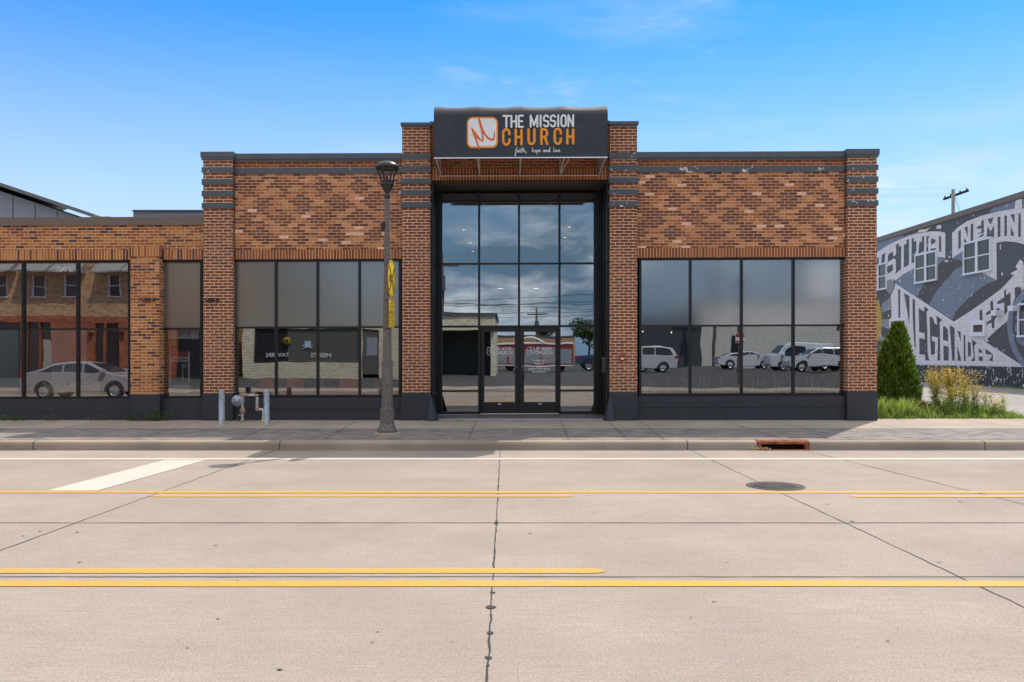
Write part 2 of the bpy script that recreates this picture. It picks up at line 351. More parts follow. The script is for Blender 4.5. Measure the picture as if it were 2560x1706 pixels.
def conc_mat(name, base, streak=True, speck=.5, rough=.9, big=.18, scale=1.0):
    m = bpy.data.materials.new(name); m.use_nodes = True; t = NT(m.node_tree); b = t.n['Principled BSDF']; P = t.pos()
    x, y, z = t.sep(P)
    c = t.mix(t.step(t.noise(P, .55, 5, .6), .3, .7), tuple(k * (1 - big) for k in base), tuple(k * (1 + big * .6) for k in base))
    if streak:
        sl = t.comb(t.m('FLOOR', t.m('DIVIDE', t.m('ADD', x, t.m('ADD', .10, t.m('MULTIPLY', t.m('SUBTRACT', 15.27, y), .008))), 4.62)), t.m('ADD', t.m('GREATER_THAN', y, 8.6), t.m('GREATER_THAN', y, 6.5)), 3)
        c = t.mix(t.m('MULTIPLY', t.white(sl), .20), c, tuple(k * .72 for k in base))
        wt = t.m('ADD', t.step(t.m('ABSOLUTE', t.m('SUBTRACT', y, 12.9)), .45, .1), t.m('ADD', t.step(t.m('ABSOLUTE', t.m('SUBTRACT', y, 11.4)), .45, .1), t.step(t.m('ABSOLUTE', t.m('SUBTRACT', y, 4.9)), .5, .1)))
        c = t.mix(t.m('MULTIPLY', wt, t.m('MULTIPLY', t.noise(t.comb(t.m('MULTIPLY', x, .3), y, 1), 2, 4), .22)), c, tuple(k * .55 for k in base))
    warm = t.noise(t.comb(t.m('MULTIPLY', x, .25), y, 7), 1.3, 4, .6)
    c = t.mix(t.m('MULTIPLY', t.step(warm, .5, .75), .35), c, (base[0] * 1.08, base[1] * .93, base[2] * .80))
    if streak:
        s1 = t.noise(t.comb(t.m('MULTIPLY', x, 3.0), t.m('MULTIPLY', y, 60), 0), 1.0, 4, .7)
        c = t.mix(t.m('MULTIPLY', t.step(s1, .40, .68), .5), c, tuple(k * .62 for k in base))
        s4 = t.noise(t.comb(t.m('MULTIPLY', x, 9.0), t.m('MULTIPLY', y, 34), 2), 1.0, 3, .7)
        c = t.mix(t.m('MULTIPLY', t.step(s4, .52, .70), .35), c, tuple(k * .6 for k in base))
        s3 = t.noise(t.comb(t.m('MULTIPLY', x, .35), t.m('MULTIPLY', y, 3.2), 5), 1.0, 3, .6)
        c = t.mix(t.m('MULTIPLY', t.step(s3, .45, .75), .22), c, tuple(k * .72 for k in base))
    g = t.noise(P, 60 * scale, 4, .8)
    c = t.mix(t.m('MULTIPLY', t.step(g, .49, .62), speck), c, tuple(k * .58 for k in base))
    if streak:
        s5 = t.noise(t.comb(t.m('MULTIPLY', x, 1.2), t.m('MULTIPLY', y, 16), 8), 1.0, 5, .75)
        c = t.mix(t.m('MULTIPLY', t.step(s5, .48, .66), .30), c, (base[0]*.62, base[1]*.63, base[2]*.66))
    g2 = t.noise(P, 130 * scale, 2, .6)
    c = t.mix(t.m('MULTIPLY', t.step(g2, .56, .68), speck), c, tuple(min(1, k * 1.5) for k in base))
    st = t.noise(P, 1.9, 6, .7); st2 = t.noise(P, .23, 2)
    c = t.mix(t.m('MULTIPLY', t.step(st, .66, .74), t.m('MULTIPLY', t.step(st2, .5, .65), .5)), c, tuple(k * .5 for k in base))
    t.l.new(c, b.inputs['Base Color']); b.inputs['Roughness'].default_value = rough; b.inputs['Specular IOR Level'].default_value = .2
    t.l.new(t.bump(t.m('ADD', g, t.noise(t.comb(t.m('MULTIPLY', x, 2), t.m('MULTIPLY', y, 70), 0), 1.0, 3)), .35, .006), b.inputs['Normal'])
    return m
M['road'] = conc_mat('road_concrete', (.395, .333, .280), speck=.95)
M['walk'] = conc_mat('pavement_concrete', (.41, .345, .285), streak=False, speck=.3)
M['kerb'] = conc_mat('kerb_concrete', (.39, .315, .25), streak=False, speck=.5, big=.25)
M['asphalt'] = conc_mat('drive_asphalt', (.34, .32, .305), streak=False, speck=.6)
M['lot'] = conc_mat('lot_asphalt', (.10, .10, .10), streak=False, speck=.5)
M['groundm'] = conc_mat('ground_soil', (.22, .22, .16), streak=False, speck=.4)
M['pebble'] = mat('pebble_aggregate', (.36, .33, .35), .8, var=.55, vscale=28, bump=.6, bscale=80)
def paver_mat():
    m = bpy.data.materials.new('clay_pavers'); m.use_nodes = True; t = NT(m.node_tree); b = t.n['Principled BSDF']; P = t.pos()
    x, y, z = t.sep(P); vv = t.m('DIVIDE', y, .115); row = t.m('FLOOR', vv); fv = t.m('FRACT', vv)
    off = t.m('MULTIPLY', t.m('MODULO', t.m('ABSOLUTE', row), 2.0), .5); uu = t.m('ADD', t.m('DIVIDE', x, .225), off); fu = t.m('FRACT', uu)
    mt = t.m('MAXIMUM', t.m('LESS_THAN', fu, .035), t.m('LESS_THAN', fv, .075))
    r = t.white(t.comb(t.m('FLOOR', uu), row, 2)); c = t.ramp(r, [(0, (.185, .162, .15)), (.4, (.24, .212, .196)), (.75, (.295, .255, .23))], True)
    c = t.mix(t.m('MULTIPLY', mt, .8), c, (.13, .115, .10)); c = t.mix(t.m('MULTIPLY', t.step(t.noise(P, 1.5, 5), .4, .7), .35), c, (.24, .22, .21))
    t.l.new(c, b.inputs['Base Color']); b.inputs['Roughness'].default_value = .9
    t.l.new(t.bump(t.m('MULTIPLY', mt, -1.0), .7, .005), b.inputs['Normal']); return m
M['paver'] = paver_mat()
def paint_mat(name, c0, under, thr=.70):
    m = bpy.data.materials.new(name); m.use_nodes = True; t = NT(m.node_tree); b = t.n['Principled BSDF']; P = t.pos()
    n = t.noise(P, 26, 6, .75); n2 = t.noise(P, 1.2, 3)
    f = t.m('GREATER_THAN', t.m('ADD', n, t.m('MULTIPLY', t.m('SUBTRACT', n2, .5), .3)), thr)
    c = t.mix(t.noise(P, 5, 5, .7), tuple(k * .84 for k in c0), tuple(min(1, k * 1.1) for k in c0))
    c = t.mix(t.m('MULTIPLY', f, .75), c, under); t.l.new(c, b.inputs['Base Color']); b.inputs['Roughness'].default_value = .7; return m
M['yellowline'] = paint_mat('yellow_road_paint', (.58, .325, .045), (.38, .32, .27), .60)
M['whiteline'] = paint_mat('white_road_paint', (.56, .52, .45), (.38, .32, .27), .62)
M['tar'] = mat('joint_tar', (.035, .033, .032), .8)
M['tar2'] = mat('joint_line', (.10, .085, .075), .9)
M['rust'] = mat('rusted_cast_iron', (.26, .085, .035), .85, .2, var=.5, vscale=14, bump=.5, bscale=90)
M['iron'] = mat('worn_cast_iron', (.10, .085, .088), .7, .4, var=.4, vscale=30, bump=.5, bscale=60)
M['black'] = mat('gloss_black_paint', (.014, .014, .015), .3)
M['blackmatt'] = mat('matt_black', (.010, .010, .010), .8)
M['galv'] = mat('galvanised_steel', (.36, .39, .44), .55, .35, var=.3, vscale=22, bump=.3)
def speckle_mat(name, a, b_, c_, scale=110):
    m = bpy.data.materials.new(name); m.use_nodes = True; t = NT(m.node_tree); b = t.n['Principled BSDF']; P = t.pos()
    n = t.noise(P, scale, 3, .8); c = t.ramp(n, [(.0, a), (.46, a), (.52, b_), (.60, c_)])
    t.l.new(c, b.inputs['Base Color']); b.inputs['Roughness'].default_value = .55; t.l.new(t.bump(n, .3, .004), b.inputs['Normal']); return m
M['poleagg'] = speckle_mat('speckled_pole_aggregate', (.038, .028, .024), (.13, .10, .085), (.40, .34, .30))
M['fabric'] = mat('black_awning_fabric', (.026, .028, .036), .42, 0, var=.18, vscale=3, bump=.15, bscale=300)
M['fabricin'] = mat('awning_lining', (.50, .46, .40), .8)
M['alu'] = mat('bare_aluminium_tube', (.62, .58, .54), .45, .3)
M['white'] = mat('white_sign_vinyl', (.80, .80, .80), .5)
M['whitef'] = mat('white_painted_frame', (.74, .75, .80), .5)
M['orangev'] = mat('orange_sign_vinyl', (.90, .30, .012), .5)
M['orange2'] = mat('deep_orange_sign_vinyl', (.80, .13, .004), .5)
M['signyel'] = mat('yellow_sign_sheeting', (.88, .60, .005), .45)
M['signor'] = mat('orange_sign_marks', (.62, .22, .01), .5)
M['vinyl'] = mat('white_door_lettering', (.85, .85, .85), .5)

def text(body, size, mtl, name, parent, loc, sx=1.0, align='CENTER', facing=-1, off=0.0, shear=0.0, ext=.002, rotz=None, roty=0):
    """flat lettering standing in an XZ plane; facing -1 = towards the camera side"""
    cu = bpy.data.curves.new('tmp', 'FONT'); cu.body = body; cu.size = size; cu.align_x = align; cu.offset = off; cu.shear = shear; cu.extrude = ext
    cu.resolution_u = 3
    tmp = bpy.data.objects.new('tmp', cu); col.objects.link(tmp); dg = bpy.context.evaluated_depsgraph_get(); dg.update()
    me = bpy.data.meshes.new_from_object(tmp.evaluated_get(dg)); bpy.data.objects.remove(tmp)
    me.name = name; me.materials.clear(); me.materials.append(mtl)
    rz = (0 if facing < 0 else math.pi) if rotz is None else rotz
    T = Matrix.Rotation(rz, 4, 'Z') @ Matrix.Rotation(R(90), 4, 'X') @ Matrix.Rotation(roty, 4, 'Z') @ Matrix.Diagonal((sx, 1, 1, 1))
    me.transform(T)
    base = Vector((0, 0, 0)); p = parent
    while p is not None: base += Vector(p.location); p = p.parent
    me.transform(Matrix.Translation(Vector(loc) - base))
    o = bpy.data.objects.new(name, me); col.objects.link(o); o.parent = parent; return o

# stroke lettering: rounded condensed capitals drawn on a 1 x 1 cell
def arc(cx, cy, rx, ry, a0, a1, n=8):
    return [(cx + rx * math.cos(R(a0 + (a1 - a0) * i / n)), cy + ry * math.sin(R(a0 + (a1 - a0) * i / n))) for i in range(n + 1)]
GL = {
 'T': [[(0,1),(1,1)],[(.5,1),(.5,0)]], 'H': [[(0,0),(0,1)],[(1,0),(1,1)],[(0,.5),(1,.5)]],
 'E': [[(1,1),(0,1),(0,0),(1,0)],[(0,.5),(.85,.5)]], 'M': [[(0,0),(0,1),(.5,.12),(1,1),(1,0)]], 'I': [[(.5,0),(.5,1)]],
 'S': [arc(.5,.78,.5,.22,20,180,6)+[(0,.72)]+arc(.5,.62,.5,.14,180,225,2)+arc(.5,.36,.5,.16,45,0,2)+arc(.5,.22,.5,.22,0,-160,6)],
 'O': [arc(.5,.74,.5,.26,0,180)+arc(.5,.26,.5,.26,180,360)+[(1,.74)]], 'N': [[(0,0),(0,1),(1,0),(1,1)]],
 'C': [[(1,.68)]+arc(.5,.74,.5,.26,0,180)+arc(.5,.26,.5,.26,180,360)+[(1,.34)]],
 'U': [[(0,1)]+arc(.5,.28,.5,.28,180,360)+[(1,1)]], 'R': [[(0,0),(0,1),(.55,1)]+arc(.55,.74,.45,.26,80,-90,7)+[(0,.48)],[(.6,.48),(1,0)]],
 ' ': []}
def stroke_text(s, x0, z0, cellw, h, gap, r, Yp, mb, widths={}, thick=.12, mi=0):
    x = x0
    for ch in s:
        wd = cellw * widths.get(ch, 1)
        for pl in GL[ch]:
            ribbon(mb, [(x + px * wd, z0 + pz * h) for px, pz in pl], r, Yp, thick, mi)
        x += wd + gap
    return x
def ribbon(mb, pts, r, Yp, thick=.12, mi=0):
    rs = r if hasattr(r, '__len__') else [r] * len(pts)
    n0 = len(mb.v)
    P = [Vector((a, 0, b)) for a, b in pts]
    # flattened tube plus round ends
    for k in range(len(P) - 1): mb.tube([(P[k].x, 0, P[k].z), (P[k+1].x, 0, P[k+1].z)], rs[k:k+2], 8, mi)
    for k in list(range(len(P))):
        rr = rs[k]; mb.lathe((P[k].x, 0, P[k].z), [(rr*.001, rr), (rr*.7, rr*.7), (rr, 0), (rr*.7, -rr*.7), (rr*.001, -rr)], 10, mi, True, 'y')
    for i in range(n0, len(mb.v)):
        v = mb.v[i]; mb.v[i] = (v[0], Yp + v[1] * thick, v[2])

# ------------------------------------------------------------------ ground, road, pavements
def sheet(name, pts, mtl, label_kind='structure', thick=0.0):
    mb = MB(); mb.flat(pts); o = mb.build(name, mtl); o['kind'] = label_kind; return o
gm = MB(); gm.add([(-900, -900, -.30), (900, -900, -.30), (900, 1500, -.30), (-900, 1500, -.30)], [(0, 1, 2, 3)])
gm.build('ground', M['groundm'])['kind'] = 'structure'
mb = MB(); mb.box(-160, 160, 2.2, 15.27, -.25, 0); mb.build('road', M['road'])['kind'] = 'structure'

YK = 15.47
def SWZ(Y): return .158 + (Y - YK) * (.060 / (19.27 - YK))
# kerb with rounded nose, interrupted by the inlet
inx0, inx1 = PX(1893, 15.3), PX(2021, 15.3)
kp = [(15.27, -.2), (15.27, .10), (15.285, .135), (15.32, .155), (YK - .004, .158), (YK - .004, -.2)]
mb = MB(); mb.prism(kp, -160, inx0 - .01, 'x', sm=False); mb.prism(kp, inx1 + .01, 160, 'x'); mb.build('kerb', M['kerb'])['kind'] = 'structure'
YP = 17.45       # pavers / slab border
mb = MB(); mb.add([(-160, YK, SWZ(YK)), (160, YK, SWZ(YK)), (160, YP, SWZ(YP)), (-160, YP, SWZ(YP))], [(0, 1, 2, 3)])
mb.build('paver_strip', M['paver'])['kind'] = 'structure'
mb = MB(); mb.add([(-160, YP, SWZ(YP)+.002), (160, YP, SWZ(YP)+.002), (160, 19.75, SWZ(19.75)), (-160, 19.75, SWZ(19.75))], [(0, 1, 2, 3)])
mb.build('pavement', M['walk'])['kind'] = 'structure'
# near pavement under the camera
mb = MB(); mb.box(-160, 160, 2.0, 2.2, -.2, .15); mb.box(-160, 160, -1.5, 1.995, -.2, .152); mb.build('near_pavement', M['walk'])['kind'] = 'structure'
# yard behind the camera, rising gently
mb = MB(); mb.add([(-160, -1.5, .15), (160, -1.5, .15), (160, -7, .55), (-160, -7, .55), (-160, -160, .62), (160, -160, .62)], [(0, 1, 2, 3), (3, 2, 5, 4)])
mb.build('parking_lot', M['lot'])['kind'] = 'structure'
# drive between the shops and the mural wall
mb = MB(); mb.add([(8.3, 19.74, .222), (60, 19.74, .222), (60, 90, .25), (8.3, 90, .25)], [(0, 1, 2, 3)])
mb.build('driveway', M['asphalt'])['kind'] = 'structure'
mb = MB(); mb.add([(-160, 19.74, .15), (8.3, 19.74, .15), (8.3, 90, .15), (-160, 90, .15)], [(0, 1, 2, 3)])
mb.build('back_yard', M['groundm'])['kind'] = 'structure'

# joints
def strip(mb, a, b, wdt, z, wob=0.0, seg=1):
    a = Vector(a); b = Vector(b); dd = (b - a); n = Vector((-dd.y, dd.x)).normalized()
    pts = [a + dd * i / seg for i in range(seg + 1)]
    L = []; Rr = []
    for i, p in enumerate(pts):
        o = n * (random.uniform(-wob, wob)) if 0 < i < seg else Vector((0, 0)); ww = wdt / 2 * random.uniform(.6, 1.4)
        L.append((*(p + o + n * ww), z(p.y) if callable(z) else z)); Rr.append((*(p + o - n * ww), z(p.y) if callable(z) else z))
    vs = L + Rr; k = len(L); mb.add(vs, [(i, i + 1, k + i + 1, k + i) for i in range(k - 1)])
mb = MB()
Jc = [(G(1251, 1126), G(1218, 1706)), (G(615, 1153), G(-260, 1472)), (G(1726, 1126), G(2560, 1519)), (G(2020, 1129), G(2900, 1345))]
for (a, b) in Jc:
    a = Vector(a); b = Vector(b); dd = b - a; a2 = a + dd * ((15.26 - a.y) / dd.y); b2 = a + dd * ((2.3 - a.y) / dd.y)
    strip(mb, a2, b2, .012, .003, .006, 90)
for yy, ww in ((1308, .022), (1443, .016), (1126.5, .03)):
    Yj = F * CAMZ / (yy - HY); strip(mb, (-40, Yj), (40, Yj), ww, .003, .004, 400)
for k in (-3, -2, 4, 5, 6):
    xj = 4.55 * k - .1; strip(mb, (xj, 15.26), (xj - .4, 2.3), .016, .003, .006, 60)
o = mb.build('road_joint', M['tar']); o['kind'] = 'structure'
# tar drips along the central joint
mb = MB()
ca = Vector(G(1251, 1126)); cb = Vector(G(1218, 1706))
def blob(mb, c, rx, ry, z, n=11):
    ph = random.random() * 6
    pts = [(c[0] + rx * math.cos(2*math.pi*k/n + ph) * random.uniform(.5, 1.25), c[1] + ry * math.sin(2*math.pi*k/n + ph) * random.uniform(.5, 1.25), z) for k in range(n)]
    mb.add([(c[0], c[1], z)] + pts, [(0, 1 + k, 1 + (k + 1) % n) for k in range(n)])
for y, rx in ((1306, .035), (1311, .045), (1483, .035), (1520, .055), (1540, .02), (1584, .038), (1646, .038), (1665, .02), (1380, .025), (1395, .02), (1205, .03), (1216, .035), (1345, .015), (1290, .015), (1500, .012), (1620, .014)):
    Y = F * CAMZ / (y - HY); f = (Y - ca.y) / (cb.y - ca.y); c = ca + (cb - ca) * f; blob(mb, c, rx * .6, rx * .75, .006)
for (x, y, r) in ((58, 1341, .05), (100, 1330, .05), (192, 1332, .05), (198, 1407, .05), (540, 1365, .05), (698, 1676, .04), (545, 1549, .03), (1784, 1506, .035), (1380, 1539, .02), (1325, 1335, .05), (1484, 1282, .04), (1467, 1240, .05), (2348, 1408, .05), (2220, 1605, .03), (2245, 1575, .02), (1460, 1165, .05), (1727, 1550, .02), (1728, 1545, .02), (470, 1622, .025), (2130, 1305, .06), (593, 1454, .03), (945, 1582, .025), (2068, 1262, .05), (2400, 1255, .06), (1818, 1407, .03), (1130, 1606, .02), (930, 1608, .03)):
    c = G(x, y); blob(mb, c, r * .45, r * .24, .006)
mb.build('tar_spot', M['tar'])['kind'] = 'structure'
# pavement joints
mb = MB()
zf = lambda y: SWZ(y) + .006
for x0, x1 in ((1601, 1661), (1810, 1960), (1930, 2130), (1520, 1570), (1403, 1421), (1190, 1170), (890, 810), (700, 600), (985, 935), (2150, 2400), (500, 340), (250, 20)):
    a = ((x0 - CX) / F * 19.1, 19.1); b = ((x1 - CX) / F * 15.5, 15.5); strip(mb, a, (b[0] * .35 + a[0] * .65 if False else b[0], 15.5), .012, zf, .003, 12)
strip(mb, (-40, YP), (40, YP), .02, SWZ(YP) + .008, .003, 200)
strip(mb, (-40, YK - .003), (40, YK - .003), .018, SWZ(YK) + .006, .002, 200)
mb.build('pavement_joint', M['tar2'])['kind'] = 'structure'
mb = MB()
for xk in (85, 700, 1718, 2460):   # open joints in the kerb
    X = PX(xk, 15.3)
    for (a, b), (c, d_) in zip(kp[1:4], kp[2:5]):
        mb.add([(X - .009, a - .004, b + .002), (X + .009, a - .004, b + .002), (X + .009, c, d_ + .004), (X - .009, c, d_ + .004)], [(0, 1, 2, 3)])
    mb.add([(X - .009, 15.266, 0), (X + .009, 15.266, 0), (X + .009, 15.266, .10), (X - .009, 15.266, .10)], [(0, 1, 2, 3)])
mb.build('kerb_joint', M['tar2'])['kind'] = 'structure'

# painted lines
def line(mb, x0, x1, ya, yb, round0=False, round1=False, z=.005):
    Ya = F * CAMZ / (ya - HY); Yb = F * CAMZ / (yb - HY); c = (Ya + Yb) / 2; h = abs(Ya - Yb) / 2
    X0 = PX(x0, c) if abs(x0) < 5000 else x0 / 100; X1 = PX(x1, c) if abs(x1) < 5000 else x1 / 100
    seg = 260; top = []; bot = []
    for i in range(seg + 1):
        x = X0 + (X1 - X0) * i / seg; top.append((x, c + h + random.uniform(-.007, .007), z)); bot.append((x, c - h + random.uniform(-.007, .007), z))
    mb.add(top + bot, [(i, i + 1, seg + 2 + i, seg + 1 + i) for i in range(seg)])
    for flag, X, s in ((round0, X0, -1), (round1, X1, 1)):
        if flag:
            pts = [(X + s * h * 1.6 * math.cos(a), c + h * math.sin(a), z) for a in [R(-90 + 180 * k / 8) for k in range(9)]]
            mb.add([(X, c, z)] + pts, [(0, k + 1, k + 2) for k in range(8)])
mb = MB()
line(mb, -10000, 10000, 1228.8, 1233.6); line(mb, 400, 1408, 1238.4, 1243.4, True, True); line(mb, 2148, 10000, 1239.4, 1244.2, True)
line(mb, 14, 1476, 1422.5, 1434.5, True, True); line(mb, -10000, 10000, 1453.5, 1467.8); line(mb, -10000, -1400, 1422.5, 1434.5)
mb.build('yellow_lane_line', M['yellowline'])['kind'] = 'structure'
mb = MB(); line(mb, -10000, 10000, 1146, 1150.2)
sb = [G(118, 1228), G(243, 1228), G(516, 1151), G(412, 1151)]
mb.add([(x, y, .0055) for x, y in sb], [(0, 1, 2, 3)])
mb.build('white_lane_line', M['whiteline'])['kind'] = 'structure'

# manhole and inlet
c = G(1939, 1216)
root = thing('manhole_cover', 'round worn cast iron manhole cover in the concrete road near the yellow lines', 'manhole cover', (c[0], c[1], 0))
mb = MB(); mb.lathe((c[0], c[1], 0), [(.37, .003), (.37, .008), (.33, .010), (.325, .002)], 40); mb.build('rim', M['iron'], root)
mb = MB(); mb.lathe((c[0], c[1], 0), [(.32, .001), (.32, .007), (.0005, .008)], 40)
for i in range(-5, 6):
    for j in range(-5, 6):
        if i*i + j*j < 25: mb.box(c[0]+i*.055-.018, c[0]+i*.055+.018, c[1]+j*.055-.018, c[1]+j*.055+.018, .007, .014)
mb.build('lid', M['iron'], root)
root = thing('kerb_inlet', 'rusty cast iron storm drain inlet set in the kerb', 'storm drain', ((inx0+inx1)/2, 15.27, 0))
mb = MB(); w_ = inx1 - inx0
mb.prism([(15.255, .105), (15.265, .145), (15.30, .168), (YK, .168), (YK, .09), (15.33, .09), (15.262, .098)], inx0, inx1, 'x')
mb.box(inx0, inx0 + .07, 15.262, 15.42, -.08, .10); mb.box(inx1 - .07, inx1, 15.262, 15.42, -.08, .10)
mb.build('hood', M['rust'], root, bevel=.012)
mb = MB(); mb.box(inx0 + .07, inx1 - .07, 15.40, 15.46, -.1, .058); mb.build('throat', mat('shaded_rust_throat', (.035, .015, .010), .9), root)  # rust colour darkened to near black for the shade inside the opening
mb = MB(); mb.box(inx0 - .02, inx1 + .04, 15.13, 15.262, -.05, .008)
mb.build('sill_plate', M['rust'], root)
mb = MB()
for k in range(60):
    x = inx0 - .12 + random.random() * .35; y = 15.20 + random.random() * .06; z = .01 + random.random() * .03; a = random.random() * 6
    mb.add([(x, y, z), (x + .03*math.cos(a), y + .015*math.sin(a), z + .01), (x + .012, y + .01, z + .015)], [(0, 1, 2)])
o = mb.build('dry_leaf_litter', mat('dry_yellow_leaves', (.55, .48, .18), .8)); tag(o, 'pale dry leaves gathered at the left end of the rusty drain', 'leaves', kind='stuff')

# ------------------------------------------------------------------ the church building
YF = 19.27; YW = 19.38; YB = 34.0
church = thing('church_building', 'single storey brick church building with tall glazed entrance between pillars and a black awning', 'building', (PX(1350, YF), YF, .2))
ZG = .12
def ch(mb, name, m_, parent=None, bevel=0, **k): return mb.build(name, m_, parent or church, shear=True, bevel=bevel, **k)
# brick panels over the side windows
for x0, x1 in ((583, 1004), (1593, 2117)):
    mb = MB(); mb.box(PX(x0, YF), PX(x1, YF), YW, YW + .3, PZ(622, YW), PZ(402, YW)); ch(mb, 'brick_panel', M['diamond'])
    mb = MB(); mb.box(PX(x0, YF), PX(x1, YF), YW - .004, YW + .3, PZ(646, YW), PZ(622, YW) - .002); ch(mb, 'soldier_course', M['soldier'])
    mb = MB(); mb.box(PX(x0, YF) + .02, PX(x1, YF) - .02, YW - .02, YW + .28, PZ(433, YW), PZ(419.5, YW)); ch(mb, 'stone_band', M['band_peel'] if x0 > 1200 else M['band'])
    mb = MB(); mb.box(PX(x0, YF), PX(x1, YF), YW - .003, YW + .29, PZ(419.5, YW) + .001, PZ(402, YW) + .001); ch(mb, 'parapet_course', M['darkbrick'])
    mb = MB(); mb.box(PX(x0, YF) + .01, PX(x1, YF) - .01, YW - .05, YW + .36, PZ(402, YW) + .002, PZ(397, YW)); mb.box(PX(x0, YF) + .01, PX(x1, YF) - .01, YW - .075, YW + .38, PZ(397, YW), PZ(383.5, YW))
    ch(mb, 'coping', M['cap'])
    mb = MB(); mb.box(PX(x0, YF), PX(x1, YF), YW - .01, YW + .3, ZG, PZ(993, YW)); ch(mb, 'knee_wall', M['block'])
    mb = MB(); mb.box(PX(x0, YF) + .01, PX(x1, YF) - .01, YW - .022, YW + .2, PZ(1020, YW), PZ(1017, YW)); ch(mb, 'ledge', M['plinth'])
# pillars
def pillar(x0, x1, capy, bands, bandm, top_cap_proud=.03):
    X0, X1 = PX(x0, YF), PX(x1, YF)
    mb = MB(); mb.box(X0, X1, YF, YW + .36, PZ(982, YF), PZ(capy[1], YF)); p = ch(mb, 'pillar', M['pillar'])
    for a, b in bands:
        mb = MB(); mb.box(X0 - .028, X1 + .028, YF - .03, YW + .34, PZ(b, YF), PZ(a, YF)); mb.build('stone_band', bandm, p, shear=True, bevel=.006)
    mb = MB(); mb.box(X0 - top_cap_proud, X1 + top_cap_proud, YF - .04, YW + .42, PZ(capy[1], YF) + .001, PZ((capy[0] + capy[1] * 2) / 3, YF))
    mb.box(X0 - top_cap_proud - .015, X1 + top_cap_proud + .015, YF - .055, YW + .44, PZ((capy[0] + capy[1] * 2) / 3, YF), PZ(capy[0], YF)); mb.build('coping', M['cap'], p, shear=True)
    mb = MB(); mb.box(X0 - .012, X1 + .012, YF - .012, YW + .36, ZG, PZ(982, YF) - .001); mb.build('painted_base', M['plinth'], p, shear=True)
    return p
outer = [(416, 429), (445.3, 459), (474.8, 488.5), (505, 518.5)]
inner = [(384, 398), (415, 429), (445.5, 459.5), (475, 488.5), (505, 519)]
pillar(508, 581, (378, 397.5), outer, M['band'])
pillar(1005, 1075, (307, 317), inner, M['band'], .012)
pillar(1525, 1593, (306, 316), inner, M['band_peel'], .012)
pillar(2119, 2192, (377.5, 397), outer, M['band_peel'])
# wall above the entrance
XL, XR = PX(1075, YF), PX(1525, YF)
mb = MB(); mb.box(XL, XR, YW, YW + .3, PZ(440.5, YW), 7.0); ch(mb, 'entrance_wall', M['darkbrick'])
mb = MB(); mb.box(XL, XR, YW - .003, YW + .3, PZ(450, YW), PZ(440.5, YW) - .001); ch(mb, 'soldier_course', M['soldier'])
mb = MB(); mb.box(XL, XR, YW - .005, YW + .02, PZ(437, YW), PZ(423, YW)); ch(mb, 'soldier_course', M['soldier'])
mb = MB(); mb.box(XL - .01, XR + .01, YW - .03, YW + .33, 7.0, 7.05); ch(mb, 'coping', M['cap'])
# outer shell, roof and inside
x0, x1 = PX(510, YF), PX(2190, YF)
mb = MB(); mb.box(x0 + .02, x0 + .3, YW + .36, YB, ZG, PZ(403, YF)); mb.box(x1 - .3, x1 - .02, YW + .36, YB, ZG, PZ(403, YF)); mb.box(x0 + .3, x1 - .3, YB - .3, YB, ZG, PZ(403, YF))
ch(mb, 'shell_wall', M['darkbrick'])
mb = MB()
xa, xb = XL - .3, XR + .3
mb.box(x0 + .3, xa, YW + .31, YB - .3, 5.5, 5.75); mb.box(xb, x1 - .3, YW + .31, YB - .3, 5.5, 5.75); mb.box(xa, xb, YW + .31, YB - .3, 6.2, 6.4)
mb.box(xa, xa + .1, YW + .42, YB - .3, 5.75, 6.2); mb.box(xb - .1, xb, YW + .42, YB - .3, 5.75, 6.2)
ch(mb, 'roof', M['cap'])
mb = MB(); mb.box(x0 + .31, xa, 26.9, 27, ZG, 5.5); mb.box(xb, x1 - .31, 26.9, 27, ZG, 5.5)
mb.box(xa - .1, xa, 20.8, 27, ZG, 5.5); mb.box(xb, xb + .1, 20.8, 27, ZG, 5.5)
mb.box(xa - .1, xa, 27, 33.6, ZG, 5.5); mb.box(xb, xb + .1, 27, 33.6, ZG, 5.5); mb.box(xa, xb, 33.5, 33.6, ZG, 6.1)
ch(mb, 'inner_wall', M['interior'])
mb = MB(); mb.box(x0 + .3, x1 - .3, YW + .32, YB - .4, ZG, .27); ch(mb, 'inner_floor', M['intfloor'])
# lobby ceiling with downlights
mb = MB(); mb.box(xa, xb, 20.85, 33.5, 5.62, 5.7); ch(mb, 'lobby_ceiling', M['interior'])

lampm = mat('lit_lamp_diffuser', (1, .9, .75), .5, emit=(1, .86, .68), estr=2.2)
def downlight(x, y, Yd, r, label):
    X, Z_ = PX(x, Yd), PZ(y, Yd)
    root = thing('ceiling_light', label, 'light', (X, Yd, Z_), group='lit ceiling lights inside the lobby')
    mb = MB(); mb.lathe((X, Yd, Z_), [(r * 1.15, .0), (r * 1.2, .04), (.001, .05)], 20); mb.build('housing', M['whitef'], root)
    mb = MB(); mb.lathe((X, Yd, Z_), [(r, -.004), (r * .5, -.012), (.001, -.014)], 20); mb.build('diffuser', lampm, root)
downlight(1251, 721.5, 24, .085, 'lit round ceiling light above the left entrance door')
downlight(1340, 721.5, 24, .085, 'lit round ceiling light above the right entrance door')
